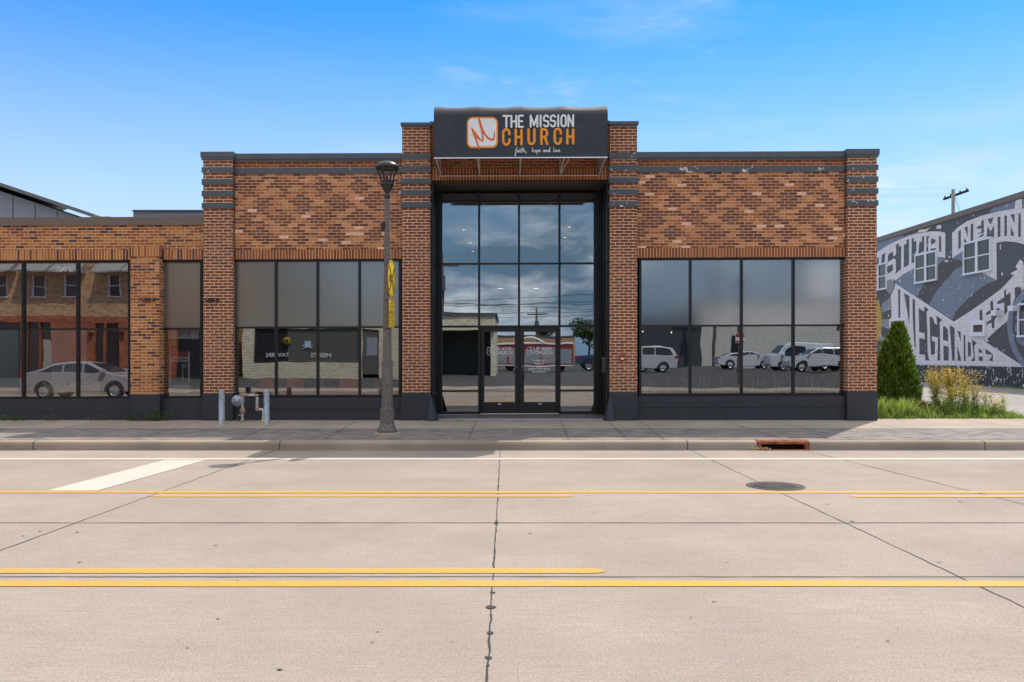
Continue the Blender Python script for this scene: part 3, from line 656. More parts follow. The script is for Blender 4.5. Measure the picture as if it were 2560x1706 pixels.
# the lower lobby soffit the two lights sit in is modelled as a slim track
tk = MB(); tk.box(PX(1225, 24), PX(1366, 24), 23.95, 24.05, PZ(721.5, 24) + .05, PZ(721.5, 24) + .07)
o = tk.build('light_track', M['frame'], None, loc=(PX(1295, 24), 24, PZ(721.5, 24) + .06)); tag(o, 'thin dark track carrying the two lobby lights above the doors', 'track')
for i, (x, y, Yd, lb) in enumerate(((1160, 575, 26.0, 'small lobby downlight behind the upper left pane, highest of three'), (1176, 608, 28.9, 'small lobby downlight behind the upper left pane, middle of three'), (1182, 629, 31.2, 'small lobby downlight behind the upper left pane, lowest of three'), (1423, 568, 25.4, 'small lobby downlight behind the upper right pane, higher of two'), (1412, 594, 27.5, 'small lobby downlight behind the upper right pane, lower of two'))):
    downlight(x, y, Yd, .05, lb)
X, Z_ = PX(1252, 23), PZ(806, 23)
pl = thing('pendant_lamp', 'pale bowl pendant lamp hanging behind the pane above the left door', 'lamp', (X, 23, Z_))
mb = MB(); mb.lathe((X, 23, Z_), [(.12, 0), (.115, .03), (.07, .08), (.012, .11), (.001, .112)], 20); mb.build('shade', M['whitef'], pl)
mb = MB(); mb.tube([(X, 23, Z_ + .11), (X, 23, 5.6)], .004, 6); mb.build('cord', M['frame'], pl)

# windows: frame bars plus one pane each
def window(xs, ytop, ytr, ybot, Yg, upper, parent, shear=True, fw=6.0, gl='glass'):
    """xs: pixel x of frame edges/mullion centres"""
    mb = MB(); Y0, Y1 = Yg - .05, Yg + .05
    X = [PX(x, Yg) for x in xs]; f = fw / F * Yg; zt, zm, zb = PZ(ytop, Yg), PZ(ytr, Yg), PZ(ybot, Yg)
    mb.box(X[0], X[-1], Y0, Y1, zt - f, zt); mb.box(X[0], X[-1], Y0, Y1, zb, zb + f)
    for i, x in enumerate(X):
        a, b = (x, x + f) if i == 0 else ((x - f, x) if i == len(X) - 1 else (x - f / 2, x + f / 2))
        mb.box(a, b, Y0 - .003, Y1 - .003, zb + f, zt - f)
    for i in range(len(X) - 1):
        a = X[i] + (f if i == 0 else f / 2); b = X[i + 1] - (f if i == len(X) - 2 else f / 2)
        mb.box(a, b, Y0 + .004, Y1 - .01, zm - f * .38, zm + f * .38)
    wn = mb.build('window', M['frame'], parent, shear=shear)
    for i in range(len(X) - 1):
        a = X[i] + (f if i == 0 else f / 2); b = X[i + 1] - (f if i == len(X) - 2 else f / 2)
        for (z0, z1, m_) in ((zm + f * .38, zt - f, upper), (zb + f, zm - f * .38, M[gl])):
            p = MB(); p.box(a, b, Yg - .004, Yg + .004, z0, z1); p.build('pane', m_, wn, shear=shear)
    return wn
YG = 19.50
window([584, 691, 795, 899.5, 1003], 647, 817, 991.5, YG, M['frost'], church)
window([1597, 1725, 1853, 1982.5, 2117], 647, 817, 991.5, YG, M['frost2'], church)
# entrance recess
YD = 20.7
def DX(x): return PX(x, YD)
fl = MB(); fl.add([(XL - .25, 19.12, SWZ(19.12) + .006), (XR + .2, 19.12, SWZ(19.12) + .006), (XR + .2, YD + .3, .285), (XL - .25, YD + .3, .285)], [(0, 1, 2, 3)])
fl.build('entrance_floor', M['pebble'], church)
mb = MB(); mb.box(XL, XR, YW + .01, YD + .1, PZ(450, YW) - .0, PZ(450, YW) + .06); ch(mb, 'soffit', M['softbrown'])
zs = PZ(450, YW)
xi0, xi1 = PX(1075, YF) + .015, PX(1525, YF) - .015
zb = .27
cw = MB(); f = .055
vx = [DX(1097), DX(1198), DX(1297.5), DX(1398.5), DX(1493)]
for i, x in enumerate(vx):
    lo = DX(6)*0
    ww = .085 if i in (0, 4) else .026
    cw.box(x - ww, x + ww, YD - .07, YD + .06, zb if i != 2 else PZ(814, YD), zs - .001)
for yt, hh in ((505, .022), (660, .02), (816.5, .024)):
    for i in range(4):
        a = vx[i] + (.085 if i == 0 else .026); b = vx[i+1] - (.085 if i == 3 else .026)
        cw.box(a, b, YD - .06, YD + .05, PZ(yt, YD) - hh, PZ(yt, YD) + hh)
for i in (0, 3):
    a = vx[i] + (.085 if i == 0 else .026); b = vx[i+1] - (.085 if i == 3 else .026)
    cw.box(a, b, YD - .06, YD + .05, PZ(977.5, YD) - .02, PZ(977.5, YD) + .02); cw.box(a, b, YD - .06, YD + .05, zb, PZ(1029, YD))
cwo = ch(cw, 'glazed_front', M['frame'])
def cpane(i, y0, y1, m_='glassdoor', nm='pane'):
    a = vx[i] + (.085 if i == 0 else .026); b = vx[i+1] - (.085 if i == 3 else .026)
    p = MB(); p.box(a, b, YD - .004, YD + .004, PZ(y1, YD), PZ(y0, YD)); p.build(nm, M[m_], cwo, shear=True)
for i in range(4):
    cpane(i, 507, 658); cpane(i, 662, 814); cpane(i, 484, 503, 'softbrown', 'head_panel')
for i in (0, 3): cpane(i, 819, 975.5); cpane(i, 979.5, 1029)
# glazed returns of the recess
for X, s in ((xi0, 1), (xi1, -1)):
    mb = MB(); X2 = vx[0] - .085 if s > 0 else vx[4] + .085
    def PT(k): return X + (X2 - X) * k
    for k0, k1 in ((0, .09), (.42, .48), (.9, .97)):
        ya, yb = YW + .05 + k0 * (YD - YW - .12), YW + .05 + k1 * (YD - YW - .12)
        mb.box(min(PT(k0), PT(k0) + s * .05), max(PT(k0), PT(k0) + s * .05), ya, yb, zb, zs - .002)
    for yt in (660, 816.5, 977.5):
        z = PZ(yt, YD); mb.box(min(X, X + s * .03), max(X, X + s * .03), YW + .15, YD - .08, z - .02, z + .02)
    rt = ch(mb, 'glazed_return', M['frame'])
    p = MB(); p.box(min(X - s * .02, X - s * .012), max(X - s * .02, X - s * .012), YW + .06, YD - .07, zb + .02, zs - .01); p.build('pane', M['glassdoor'], rt, shear=True)
# doors
def decal(parent, xa, za, wd, Yt):
    """emblem and words as on the awning, in white, total width wd"""
    k = wd / .56
    mb = MB(); e = .165 * k
    rr = .004 * k
    sq = [(xa + e*.18, za), (xa + e*.82, za), (xa + e*.95, za + e*.05), (xa + e, za + e*.18), (xa + e, za + e*.82), (xa + e*.95, za + e*.95), (xa + e*.82, za + e), (xa + e*.18, za + e), (xa + e*.05, za + e*.95), (xa, za + e*.82), (xa, za + e*.18), (xa + e*.05, za + e*.05), (xa + e*.18, za)]
    ribbon(mb, sq, rr, Yt, .3)
    ribbon(mb, [(xa + e*a, za + e*b) for a, b in EMB1], [rr*q for q in (1.0, 1.6, 1.9, 1.2, .9)], Yt, .3)
    ribbon(mb, [(xa + e*a, za + e*b) for a, b in EMB2], [rr*q for q in (1.6, 1.9, 1.3, .8, 1.6, .9, .9, .5)], Yt, .3)
    ribbon(mb, [(xa + e*a, za + e*b) for a, b in EMB3], [rr*q for q in (1.2, 1.6, 1.0)], Yt, .3)
    stroke_text('THE MISSION', xa + .20*k, za + e*.62, .021*k, .060*k, .0135*k, .0042*k, Yt, mb, {'I': .35, 'M': 1.5, ' ': .5})
    stroke_text('CHURCH', xa + .20*k, za + e*.02, .040*k, .075*k, .024*k, .0065*k, Yt, mb)
    return mb.build('logo_lettering', M['vinyl'], parent, shear=True)
EMB1 = [(.40, 1.0), (.44, .78), (.50, .58), (.535, .34), (.50, .22)]
EMB2 = [(.40, 1.0), (.48, .66), (.62, .40), (.74, .25), (.82, .22), (.88, .28), (.90, .42), (.89, .56)]
EMB2 = [(.40, 1.0), (.48, .70), (.60, .46), (.70, .32), (.80, .24), (.88, .28), (.90, .42), (.885, .56)]
EMB3 = [(.50, .22), (.38, .34), (.16, .62)]
EMB4 = [(.16, .62), (.27, .38), (.34, .18), (.42, -.02)]
for sgn, xa, xb_ in ((-1, 1206, 1294), (1, 1300, 1392)):
    X0, X1 = DX(xa), DX(xb_); zt = PZ(821, YD); z0 = .295
    g0 = DX(1211 if sgn < 0 else 1310); g1 = DX(1287 if sgn < 0 else 1388); gt, gb = PZ(830, YD), PZ(1005.5, YD)
    mb = MB(); mb.box(X0, g0, YD - .05, YD + .01, z0, zt); mb.box(g1, X1, YD - .05, YD + .01, z0, zt); mb.box(g0, g1, YD - .05, YD + .01, gt, zt); mb.box(g0, g1, YD - .05, YD + .01, z0, gb)
    d_ = ch(mb, 'door', M['doorframe'], bevel=.004)
    p = MB(); p.box(g0, g1, YD - .024, YD - .018, gb, gt); p.build('glass', M['glassdoor'], d_, shear=True)
    hx = g1 + .035 if sgn < 0 else g0 - .03
    mb = MB()
    if sgn > 0:
        mb.tube([(hx, YD - .05, PZ(931, YD)), (hx, YD - .11, PZ(931, YD)), (hx + .03, YD - .11, PZ(938, YD)), (hx + .03, YD - .11, PZ(948, YD)), (hx, YD - .11, PZ(956, YD)), (hx, YD - .05, PZ(956, YD))], .012, 8)
    else:
        mb.tube([(hx + .03, YD - .07, PZ(932, YD)), (hx - .09, YD - .08, PZ(932, YD))], .012, 8)
    mb.build('handle', M['black'], d_, shear=True)
    mb = MB(); mb.lathe((hx - .012 * sgn, YD - .05, PZ(917, YD)), [(.001, -.012), (.014, -.010), (.014, .0)], 14, ax='y'); mb.build('lock', M['alu'], d_, shear=True)
    mb = MB(); cxm = DX(1249 if sgn < 0 else 1349.5); mb.box(cxm - .04, cxm + .04, YD - .056, YD - .05, PZ(1011.5, YD), PZ(1009, YD)); mb.build('label_plate', M['whitef'], d_, shear=True)
    xs = DX(1218 if sgn < 0 else 1318); decal(d_, xs, PZ(887, YD), DX(1280) - DX(1218), YD - .028)
    text('faith, hope and love', .028, M['vinyl'], 'small_lettering', d_, (DX(1262 if sgn < 0 else 1358), YD - .028, PZ(892, YD)), .9, shear=.3)
    if sgn > 0:
        for body, y, s_, sx in (('814 APPLETON ST.', 903.5, .052, .82), ('920.882.1010', 911, .052, .82), ('SERVICE', 918.5, .045, .9), ('SUNDAY 9 AM & 10:30 AM', 924.5, .056, .82), ('themissionchurch.us', 931, .05, .85)):
            text(body, s_, M['vinyl'], 'lettering', d_, (DX(1348), YD - .028, PZ(y, YD)), sx, off=.0012)
mb = MB(); mb.box(DX(1200), DX(1396), YD - .04, YD + .05, PZ(820.3, YD), PZ(817.2, YD) ); mb.box(DX(1202), DX(1205.3), YD - .045, YD + .01, .28, PZ(821, YD)); mb.box(DX(1392.7), DX(1396), YD - .045, YD + .01, .28, PZ(821, YD)); mb.box(DX(1294.5), DX(1299.5), YD - .03, YD + .01, .28, PZ(821, YD))
ch(mb, 'door_frame', M['frame'])
mb = MB(); mb.box(DX(1202), DX(1396), YD - .10, YD + .05, .27, .292); ch(mb, 'threshold', M['alu'])
# pyramidal wheel guards at the foot of the entrance pillars
for X, s in ((PX(1079, YF), 1), (PX(1525, YF), -1)):
    root = thing('pillar_guard', 'black cone shaped corner guard at the foot of the %s entrance pillar' % ('left' if s > 0 else 'right'), 'guard', (X, YF, .2), group='black cone guards beside the entrance')
    mb = MB(); zt = PZ(990, YF); n = 14; base = []; 
    for k in range(n + 1):
        a = R(180 + 180 * k / n); base.append((X + .0 * s + .17 * math.cos(a), YF + .05 + .22 * math.sin(a), .19))
    ap = [(X - .012 * s + .02 * math.cos(R(180 + 180 * k / n)), YF + .02 + .025 * math.sin(R(180 + 180 * k / n)), zt) for k in range(n + 1)]
    mb.add(base + ap, [(k, k + 1, n + 2 + k, n + 1 + k) for k in range(n)], 0, True); mb.add(ap, [tuple(range(n + 1))])
    mb.add(base + ap, [(0, n + 1, 2 * n + 1, n)])
    mb.build('guard_shell', M['plinth'], root)
# awning
YA = 17.9
ax0, ax1 = PX(1085, YA), PX(1519, YA); az0, az1 = PZ(395, YA), PZ(287, YA)
aw = MB(); n = 48; prof_n = 9
for i in range(n + 1):
    u = i / n; x = ax0 + (ax1 - ax0) * u; ph = (u * 4) % 1.0; sag = math.sin(math.pi * ph) * .035
    row = [(x, YA, az0), (x, YA, az1)]
    for k in range(1, prof_n + 1):
        a = R(90 * k / prof_n); dy = .55 * (1 - math.cos(a)); dz = .30 * math.sin(a); row.append((x, YA + dy, az1 + dz - sag * math.sin(a) ** 1.0))
    row.append((x, YW, az1 + .30))
    aw.v += row
m_ = prof_n + 3
for i in range(n):
    for k in range(m_ - 1): aw.f.append([i*m_+k, (i+1)*m_+k, (i+1)*m_+k+1, i*m_+k+1]); aw.mi.append(0); aw.sm.append(k > 0)
side = [(YA, az0), (YA, az1)] + [(YA + .55 * (1 - math.cos(R(90*k/prof_n))), az1 + .30 * math.sin(R(90*k/prof_n))) for k in range(1, prof_n + 1)] + [(YW, az1 + .30), (YW, PZ(440, YW))]
for X in (ax0, ax1): aw.prism(side, X - .004, X + .004, 'x')
awo = ch(aw, 'awning', M['fabric'])
for X, s in ((ax0, 1), (ax1, -1)):
    ln = MB(); ln.prism([(y + (.02 if i < 2 else 0), z) for i, (y, z) in enumerate([(YA, az0 + .01), (YA, az1), (YW - .01, az1 + .2), (YW - .01, PZ(440, YW) + .02)])], X + s * .008, X + s * .012, 'x')
    ln.build('lining', M['fabricin'], awo, shear=True)
fm = MB(); r = .016; zr = PZ(440, YW)
fm.tube([(ax0 + .02, YA + .03, az0 + .012), (ax1 - .02, YA + .03, az0 + .012)], r); fm.tube([(ax0, YW - .03, zr), (ax1, YW - .03, zr)], r)
for k in range(5):
    x = ax0 + (ax1 - ax0) * k / 4; x = min(max(x, ax0 + .03), ax1 - .03)
    fm.tube([(x, YA + .03, az0 + .01), (x, YW - .03, zr)], .018); fm.tube([(x, YA + .03, az0), (x, YA + .03, az1)], .012)
    fm.tube([(x, YA + .03, az1)] + [(x, YA + .05 + .53 * (1 - math.cos(R(90*k2/6))), az1 + .22 * math.sin(R(90*k2/6))) for k2 in range(1, 7)] + [(x, YW - .03, az1 + .22), (x, YW - .03, zr)], .012)
xx = ax0 + (ax1 - ax0) * .75
fm.tube([(xx + .28, YA + .4, az0 + .35), (xx, YW - .04, zr)], .016)
fm.build('frame_tube', M['alu'], awo, shear=True)
lf = MB(); lf.box(ax0, ax1, YA - .012, YA - .002, az0 - .012, az0 + .012); lf.build('hem_strip', M['whitef'], awo, shear=True)
def AX(x): return PX(x, YA)
def AZ(y): return PZ(y, YA)
def zoomA(x, y): return AX(1150 + x / 7.59), AZ(280 + y / 7.59)
# emblem: orange rounded square, white field, brush M
def rsq(x0, x1, z0, z1, r, n=6):
    pts = []
    for cx, cz, a0 in ((x1 - r, z1 - r, 0), (x0 + r, z1 - r, 90), (x0 + r, z0 + r, 180), (x1 - r, z0 + r, 270)):
        pts += [(cx + r * math.cos(R(a0 + 90 * k / n)), cz + r * math.sin(R(a0 + 90 * k / n))) for k in range(n + 1)]
    return pts
a = zoomA(132, 100); b = zoomA(718, 688)
mb = MB(); mb.prism(rsq(a[0], b[0], b[1], a[1], .12), YA - .010, YA - .004, 'y'); mb.build('emblem_border', M['orangev'], awo, shear=True)
mb = MB(); a2 = zoomA(160, 128); b2 = zoomA(690, 655); mb.prism(rsq(a2[0], b2[0], b2[1], a2[1], .10), YA - .014, YA - .0105, 'y'); mb.build('emblem_field', M['white'], awo, shear=True)
mb = MB()
def st(pts, rs): ribbon(mb, [zoomA(*p) for p in pts], [q * 1.25 / 7.59 / F * YA for q in rs], YA - .014, .12)
st([(360, 130), (385, 230), (415, 330), (430, 430), (435, 510), (430, 550)], (16, 20, 20, 15, 12, 12))
st([(400, 280), (440, 370), (490, 450), (540, 505), (590, 530), (630, 528), (650, 490), (655, 420), (648, 365)], (14, 15, 14, 15, 17, 18, 12, 10, 5))
st([(430, 552), (380, 530), (320, 460), (265, 375), (218, 305)], (12, 16, 20, 16, 8))
st([(218, 305), (250, 400), (290, 480), (320, 570), (350, 650), (372, 700)], (6, 14, 17, 14, 14, 9))
mb.build('emblem_stroke', M['orange2'], awo, shear=True)
za = zoomA(0, 292)[1]; zt_ = zoomA(0, 82)[1]; px = 1 / 7.59 / F * YA
mb = MB()
for chs, xs_, wd in (('T', 822, 115), ('H', 975, 92), ('E', 1115, 78), ('#', 0, 0), ('M', 1340, 128), ('I', 1529, 1), ('S', 1592, 86), ('S', 1722, 86), ('I', 1863, 1), ('O', 1922, 86), ('N', 2055, 92)):
    if chs == '#': continue
    mb = MB()
    for pl in GL[chs]:
        yb = 292 - (xs_ - 822) * .008
        ribbon(mb, [(zoomA(xs_ + a_ * wd, 0)[0], zoomA(0, yb - b_ * 210)[1]) for a_, b_ in pl], 19 * px, YA - .010, .12)
    mb.build('white_letter', M['white'], awo, shear=True)
for chs, xs_, wd, hh in (('C', 820, 118, 290), ('H', 1058, 108, 276), ('U', 1300, 112, 280), ('R', 1545, 108, 276), ('C', 1797, 115, 282), ('H', 2036, 110, 262)):
    mb = MB()
    for pl in GL[chs]:
        yb = 625 - (xs_ - 822) * .012
        ribbon(mb, [(zoomA(xs_ + a_ * wd, 0)[0], zoomA(0, yb - b_ * hh)[1]) for a_, b_ in pl], 25 * px, YA - .010, .12)
    mb.build('orange_letter', M['orangev'], awo, shear=True)
# handwritten tagline
TG = {'f': [[(60,2),(50,-8),(38,0),(30,45),(18,150),(10,155),(12,120),(40,70)],[(5,55),(45,50)]], }
def script(s, x0, y0, sc_):
    """cursive strokes, y grows downwards, one em = 100"""
    L = {'f': ([[(34,-52),(26,-58),(20,-40),(14,0),(8,45),(4,38),(10,10),(30,-6)],[(4,-22),(30,-26)]], 30),
         'a': ([[(26,-24),(14,-28),(4,-14),(8,0),(18,-4),(26,-24),(26,-4),(34,0)]], 34), 'i': ([[(4,-22),(4,-2),(12,0)],[(-2,-40),(10,-41)]], 14),
         't': ([[(10,-52),(6,-14),(8,0),(18,-3)],[(-6,-30),(24,-36)]], 20), 'h': ([[(8,-56),(2,0),(10,-22),(20,-26),(22,-8),(30,0)]], 32),
         ',': ([[(6,-4),(2,16)]], 16), ' ': ([], 24), 'o': ([[(14,-26),(4,-14),(8,0),(20,-4),(20,-20),(12,-25)]], 26),
         'p': ([[(6,-24),(2,30)],[(4,-20),(18,-26),(22,-12),(8,0)]], 26), 'e': ([[(4,-12),(18,-20),(12,-27),(3,-12),(8,0),(24,-6)]], 26),
         'n': ([[(4,-24),(2,0),(12,-22),(18,-22),(18,0)]], 26), 'd': ([[(22,-20),(8,-22),(4,-4),(16,-2),(26,-56),(22,-6),(32,0)]], 34),
         'l': ([[(8,-56),(3,-8),(8,0),(14,-3)]], 17), 'v': ([[(2,-24),(8,0),(18,-26)]], 22), 'r': ([[(3,-24),(2,0)],[(3,-14),(14,-24)]], 18)}
    x = x0
    for c_ in s:
        g, adv = L[c_]
        for pl in g: ribbon(mb, [zoomA(x + a_ * sc_, y0 - (x - x0) * .012 + b_ * sc_) for a_, b_ in pl], 5.0 * px, YA - .010, .3)
        x += adv * sc_
    return x
for wd_, x_, y_, k_ in (('faith,', 1035, 772, 1.62), ('hope', 1365, 770, 1.55), ('and', 1572, 769, 1.55), ('love', 1768, 768, 1.52)):
    mb = MB(); script(wd_, x_, y_, k_); mb.build('tagline_word', M['white'], awo, shear=True)

# wall bits
def bracket(xa, xb_, y0, y1, Yq, label):
    root = thing('wall_bracket', label, 'bracket', (PX((xa+xb_)/2, Yq), Yq, PZ((y0+y1)/2, Yq)), group='rusty metal brackets on the brick pillars')
    mb = MB(); mb.box(PX(xa, Yq), PX(xb_, Yq), Yq - .05, Yq - .001, PZ(y1, Yq), PZ(y0, Yq)); mb.build('plate', mat('dark_rust', (.055, .022, .016), .85, 0, var=.4, vscale=25), root)
    for fx in (.18, .82):
        mb = MB(); mb.lathe((PX(xa + (xb_ - xa) * fx, Yq), Yq - .05, PZ((y0+y1)/2, Yq)), [(.001, -.012), (.012, -.008), (.012, 0)], 10, ax='y')
        mb.build('bolt', M['alu'], root)
bracket(354.5, 388.5, 745.5, 752.5, 19.25, 'rusty bracket on the narrow orange brick pillar')
bracket(513.5, 547, 746, 753, YF, 'rusty bracket on the left corner pillar of the church')
root = thing('key_box', 'small red and white box on the right entrance pillar', 'box', (PX(1555, YF), YF, PZ(895, YF)))
mb = MB(); mb.box(PX(1549.5, YF), PX(1560.5, YF), YF - .04, YF, PZ(901, YF), PZ(888, YF)); mb.build('case', mat('red_plastic', (.45, .03, .02), .5), root)
mb = MB(); mb.box(PX(1551.5, YF), PX(1559, YF), YF - .045, YF - .04, PZ(899, YF), PZ(895, YF)); mb.build('label_plate', M['whitef'], root)
mb = MB(); mb.box(PX(1549, YF), PX(1561, YF), YF - .035, YF, PZ(902.5, YF), PZ(901, YF)); mb.build('base_plate', M['black'], root)
xm = PX(1505.5, 20.0)
root = thing('mailbox', 'grey metal mailbox on the right side wall of the entrance recess', 'mailbox', (xm + .1, 20.0, PZ(932, 20)))
mb = MB(); mb.prism([(19.72, PZ(932, 20)), (20.05, PZ(932, 20)), (20.05, PZ(896, 20)), (19.78, PZ(899, 20)), (19.72, PZ(903, 20))], xm, xi1 - .02, 'x'); mb.build('body', mat('grey_mailbox', (.11, .105, .10), .4, .5), root, bevel=.006)
mb = MB(); mb.box(xm - .006, xi1 - .018, 19.74, 20.07, PZ(897, 20), PZ(895.4, 20)); mb.build('lid', M['alu'], root)

# ------------------------------------------------------------------ the lower orange brick shop on the left
YL = 19.40
low = thing('low_shop_building', 'lower orange brick shop with brown coping joined to the left of the church', 'building', (PX(200, YL), YL, .2))
XW = -34.0; XE = PX(507, YF)
def lo(mb, name, m_, parent=None, **k): return mb.build(name, m_, parent or low, shear=True, **k)
mb = MB(); mb.box(XW, XE, YL, YL + .3, PZ(620, YL), PZ(560, YL)); lo(mb, 'brick_wall', M['orange'])
mb = MB(); mb.box(XW, PX(326, YL), YL - .003, YL + .3, PZ(646, YL), PZ(620, YL)); mb.box(PX(400, YL), XE, YL - .003, YL + .3, PZ(646, YL), PZ(620, YL)); lo(mb, 'soldier_course', M['soldier2'])
mb = MB(); mb.box(XW, XE, YL - .04, YL + .4, PZ(560, YL), PZ(539.5, YL)); mb.box(PX(238, YL), PX(276, YL), YL - .02, YL + .3, PZ(539.5, YL), PZ(538, YL)); lo(mb, 'coping', M['browncap'])
mb = MB(); mb.box(XW, XE, YL - .01, YL + .3, ZG, PZ(993, YL)); lo(mb, 'knee_wall', M['block'])
mb = MB(); mb.box(PX(326, 19.25), PX(398.5, 19.25), 19.25, 19.8, PZ(982, YL), PZ(640, YL)); pl_ = lo(mb, 'pillar', M['orange'])
mb = MB(); mb.box(PX(326, 19.25) - .012, PX(398.5, 19.25) + .012, 19.235, 19.8, PZ(640, YL) + .001, PZ(613, YL)); mb.build('pillar_head', M['soldier2'], pl_, shear=True)
mb = MB(); mb.box(PX(326, 19.25) - .01, PX(398.5, 19.25) + .01, 19.24, 19.8, ZG, PZ(982, YL) - .001); mb.build('painted_base', M['plinth'], pl_, shear=True)
mb = MB(); mb.box(PX(-400, YL), PX(-325, YL), 19.25, 19.8, ZG, PZ(613, YL)); lo(mb, 'pillar', M['orange'])
window([-325, -200, -68, 60, 196, 328], 648, 819, 993, YL + .11, M['glass'], low)
window([400, 508], 648, 819, 993, YL + .11, M['frost'], low)
mb = MB(); mb.box(XW, XE, YL + .31, 33, 4.4, 4.6); lo(mb, 'roof', M['cap'])
mb = MB(); mb.box(XW, XE, 22.9, 23, ZG, 4.4); lo(mb, 'inner_wall', mat('brick_red_inner_wall', (.26, .075, .055), .8))
mb = MB(); mb.box(XW, XE, YL + .31, 25, ZG, .27); lo(mb, 'inner_floor', M['intfloor'])
mb = MB(); mb.box(XE - .12, XE - .02, YL + .35, 25, ZG, 4.4); mb.box(PX(330, YL), PX(330, YL) + .1, YL + .6, 25, ZG, 4.4); lo(mb, 'partition', M['redwall'])
mb = MB(); mb.box(XW, XW + .3, YL + .3, 33, ZG, 4.9); mb.box(XW, XE, 32.7, 33, ZG, 4.9); lo(mb, 'shell_wall', M['orange'])
# graffiti squiggle on the second pane
mb = MB(); Yq = YL + .1
def zg(x, y): return (PX(x / 3.677, Yq), PZ(360 + y / 3.677, Yq))
for pts in ([(505,1122),(530,1112),(555,1118),(545,1150),(560,1155),(580,1120),(575,1150),(600,1115),(598,1155),(625,1112),(640,1118),(645,1150),(665,1158)], [(640,1130),(665,1108),(683,1112),(680,1130),(650,1140)], [(540,1135),(520,1150)]):
    ribbon(mb, [zg(*p) for p in pts], .0065, Yq - .0, .2)
mb.build('graffiti_scrawl', M['vinyl'], low, shear=True)

# ------------------------------------------------------------------ street lamp with crossing sign
LY = 15.98; LXc = PX(968, LY); pm = LY / F
lamp = thing('street_lamp', 'tall speckled brown lamp post with black lantern head on round concrete foot', 'street lamp', (LXc, LY, SWZ(LY)))
def LZ(y): return PZ(y, LY)
mb = MB(); mb.lathe((LXc, LY, 0), [(.265, .12), (.262, SWZ(LY) + .07), (.25, SWZ(LY) + .085), (.001, SWZ(LY) + .087)], 32); mb.build('foot', M['kerb'], lamp)
def oct_(mb, prof, n=10, sm=False): mb.lathe((LXc, LY, 0), [(hw * pm, LZ(y)) for hw, y in prof], n, 0, sm)
mb = MB(); oct_(mb, [(24.5, 1081), (24.5, 1076), (18, 1060)], 12); mb.build('base_skirt', M['poleagg'], lamp)
mb = MB(); oct_(mb, [(17.5, 1060), (17.3, 1024), (14.2, 1020), (13.6, 910), (11, 905), (9.6, 760), (7.6, 640), (5.7, 490)], 14); mb.build('pole', M['poleagg'], lamp)
for hw, y0, y1 in ((18.2, 1026, 1021), (14.6, 910, 904), (10.9, 822.6, 821.4), (9.9, 753.6, 752.4), (8.4, 661.6, 660.4)):
    mb = MB(); oct_(mb, [(hw, y0), (hw, y1)], 14); mb.build('pole_band', M['poleagg'] if hw > 12 else M['black'], lamp)
mb = MB(); oct_(mb, [(7, 497), (7.6, 495), (7.6, 489), (6, 487), (6.2, 482), (11, 474), (11.8, 473), (11.5, 471.5), (15.5, 464.5), (17, 463.5), (17, 461.5), (15.6, 460.5), (15.4, 457), (17.5, 455.5), (17.2, 453), (14, 451), (.01, 450.5)], 20, True); mb.build('lantern_base', M['black'], lamp)
mb = MB()
for k in range(6):
    a = R(10 + 60 * k); P_ = []
    for hw, y in ((14.5, 454), (17, 440), (22, 430), (27, 421)): P_.append((LXc + hw*pm*math.cos(a), LY + hw*pm*math.sin(a), LZ(y)))
    mb.tube(P_, .017, 6)
mb.build('lantern_rib', M['black'], lamp)
mb = MB(); oct_(mb, [(2.5, 454), (2.5, 440), (.01, 438)], 10); mb.build('lamp_socket', M['black'], lamp)
mb = MB(); oct_(mb, [(24, 423), (29.5, 420.5), (30, 418), (27, 412.5), (19, 407), (9, 404.2), (3, 403.4), (2, 401), (3, 400), (1, 398), (1.8, 395.5), (.01, 393)], 28, True)
mb.build('hood', mat('black_enamel_hood', (.025, .026, .030), .38), lamp)
mb = MB(); oct_(mb, [(.01, 412), (18, 414), (24, 421)], 28, True); mb.build('reflector', mat('lantern_reflector', (.16, .10, .075), .4, .3, var=.5, vscale=40), lamp)
mb = MB(); mb.lathe((LXc - 9.5 * pm, LY, 0), [(.001, LZ(576)), (.045, LZ(574)), (.05, LZ(558)), (.03, LZ(554)), (.001, LZ(553.5))], 12); mb.build('sensor_box', M['black'], lamp)
mb = MB(); mb.lathe((LXc - 16.5 * pm, LY, 0), [(.001, LZ(988)), (.035, LZ(987)), (.038, LZ(972)), (.02, LZ(968)), (.001, LZ(967.5))], 12); mb.build('outlet_cover', mat('grey_cast_cover', (.10, .09, .085), .5), lamp)
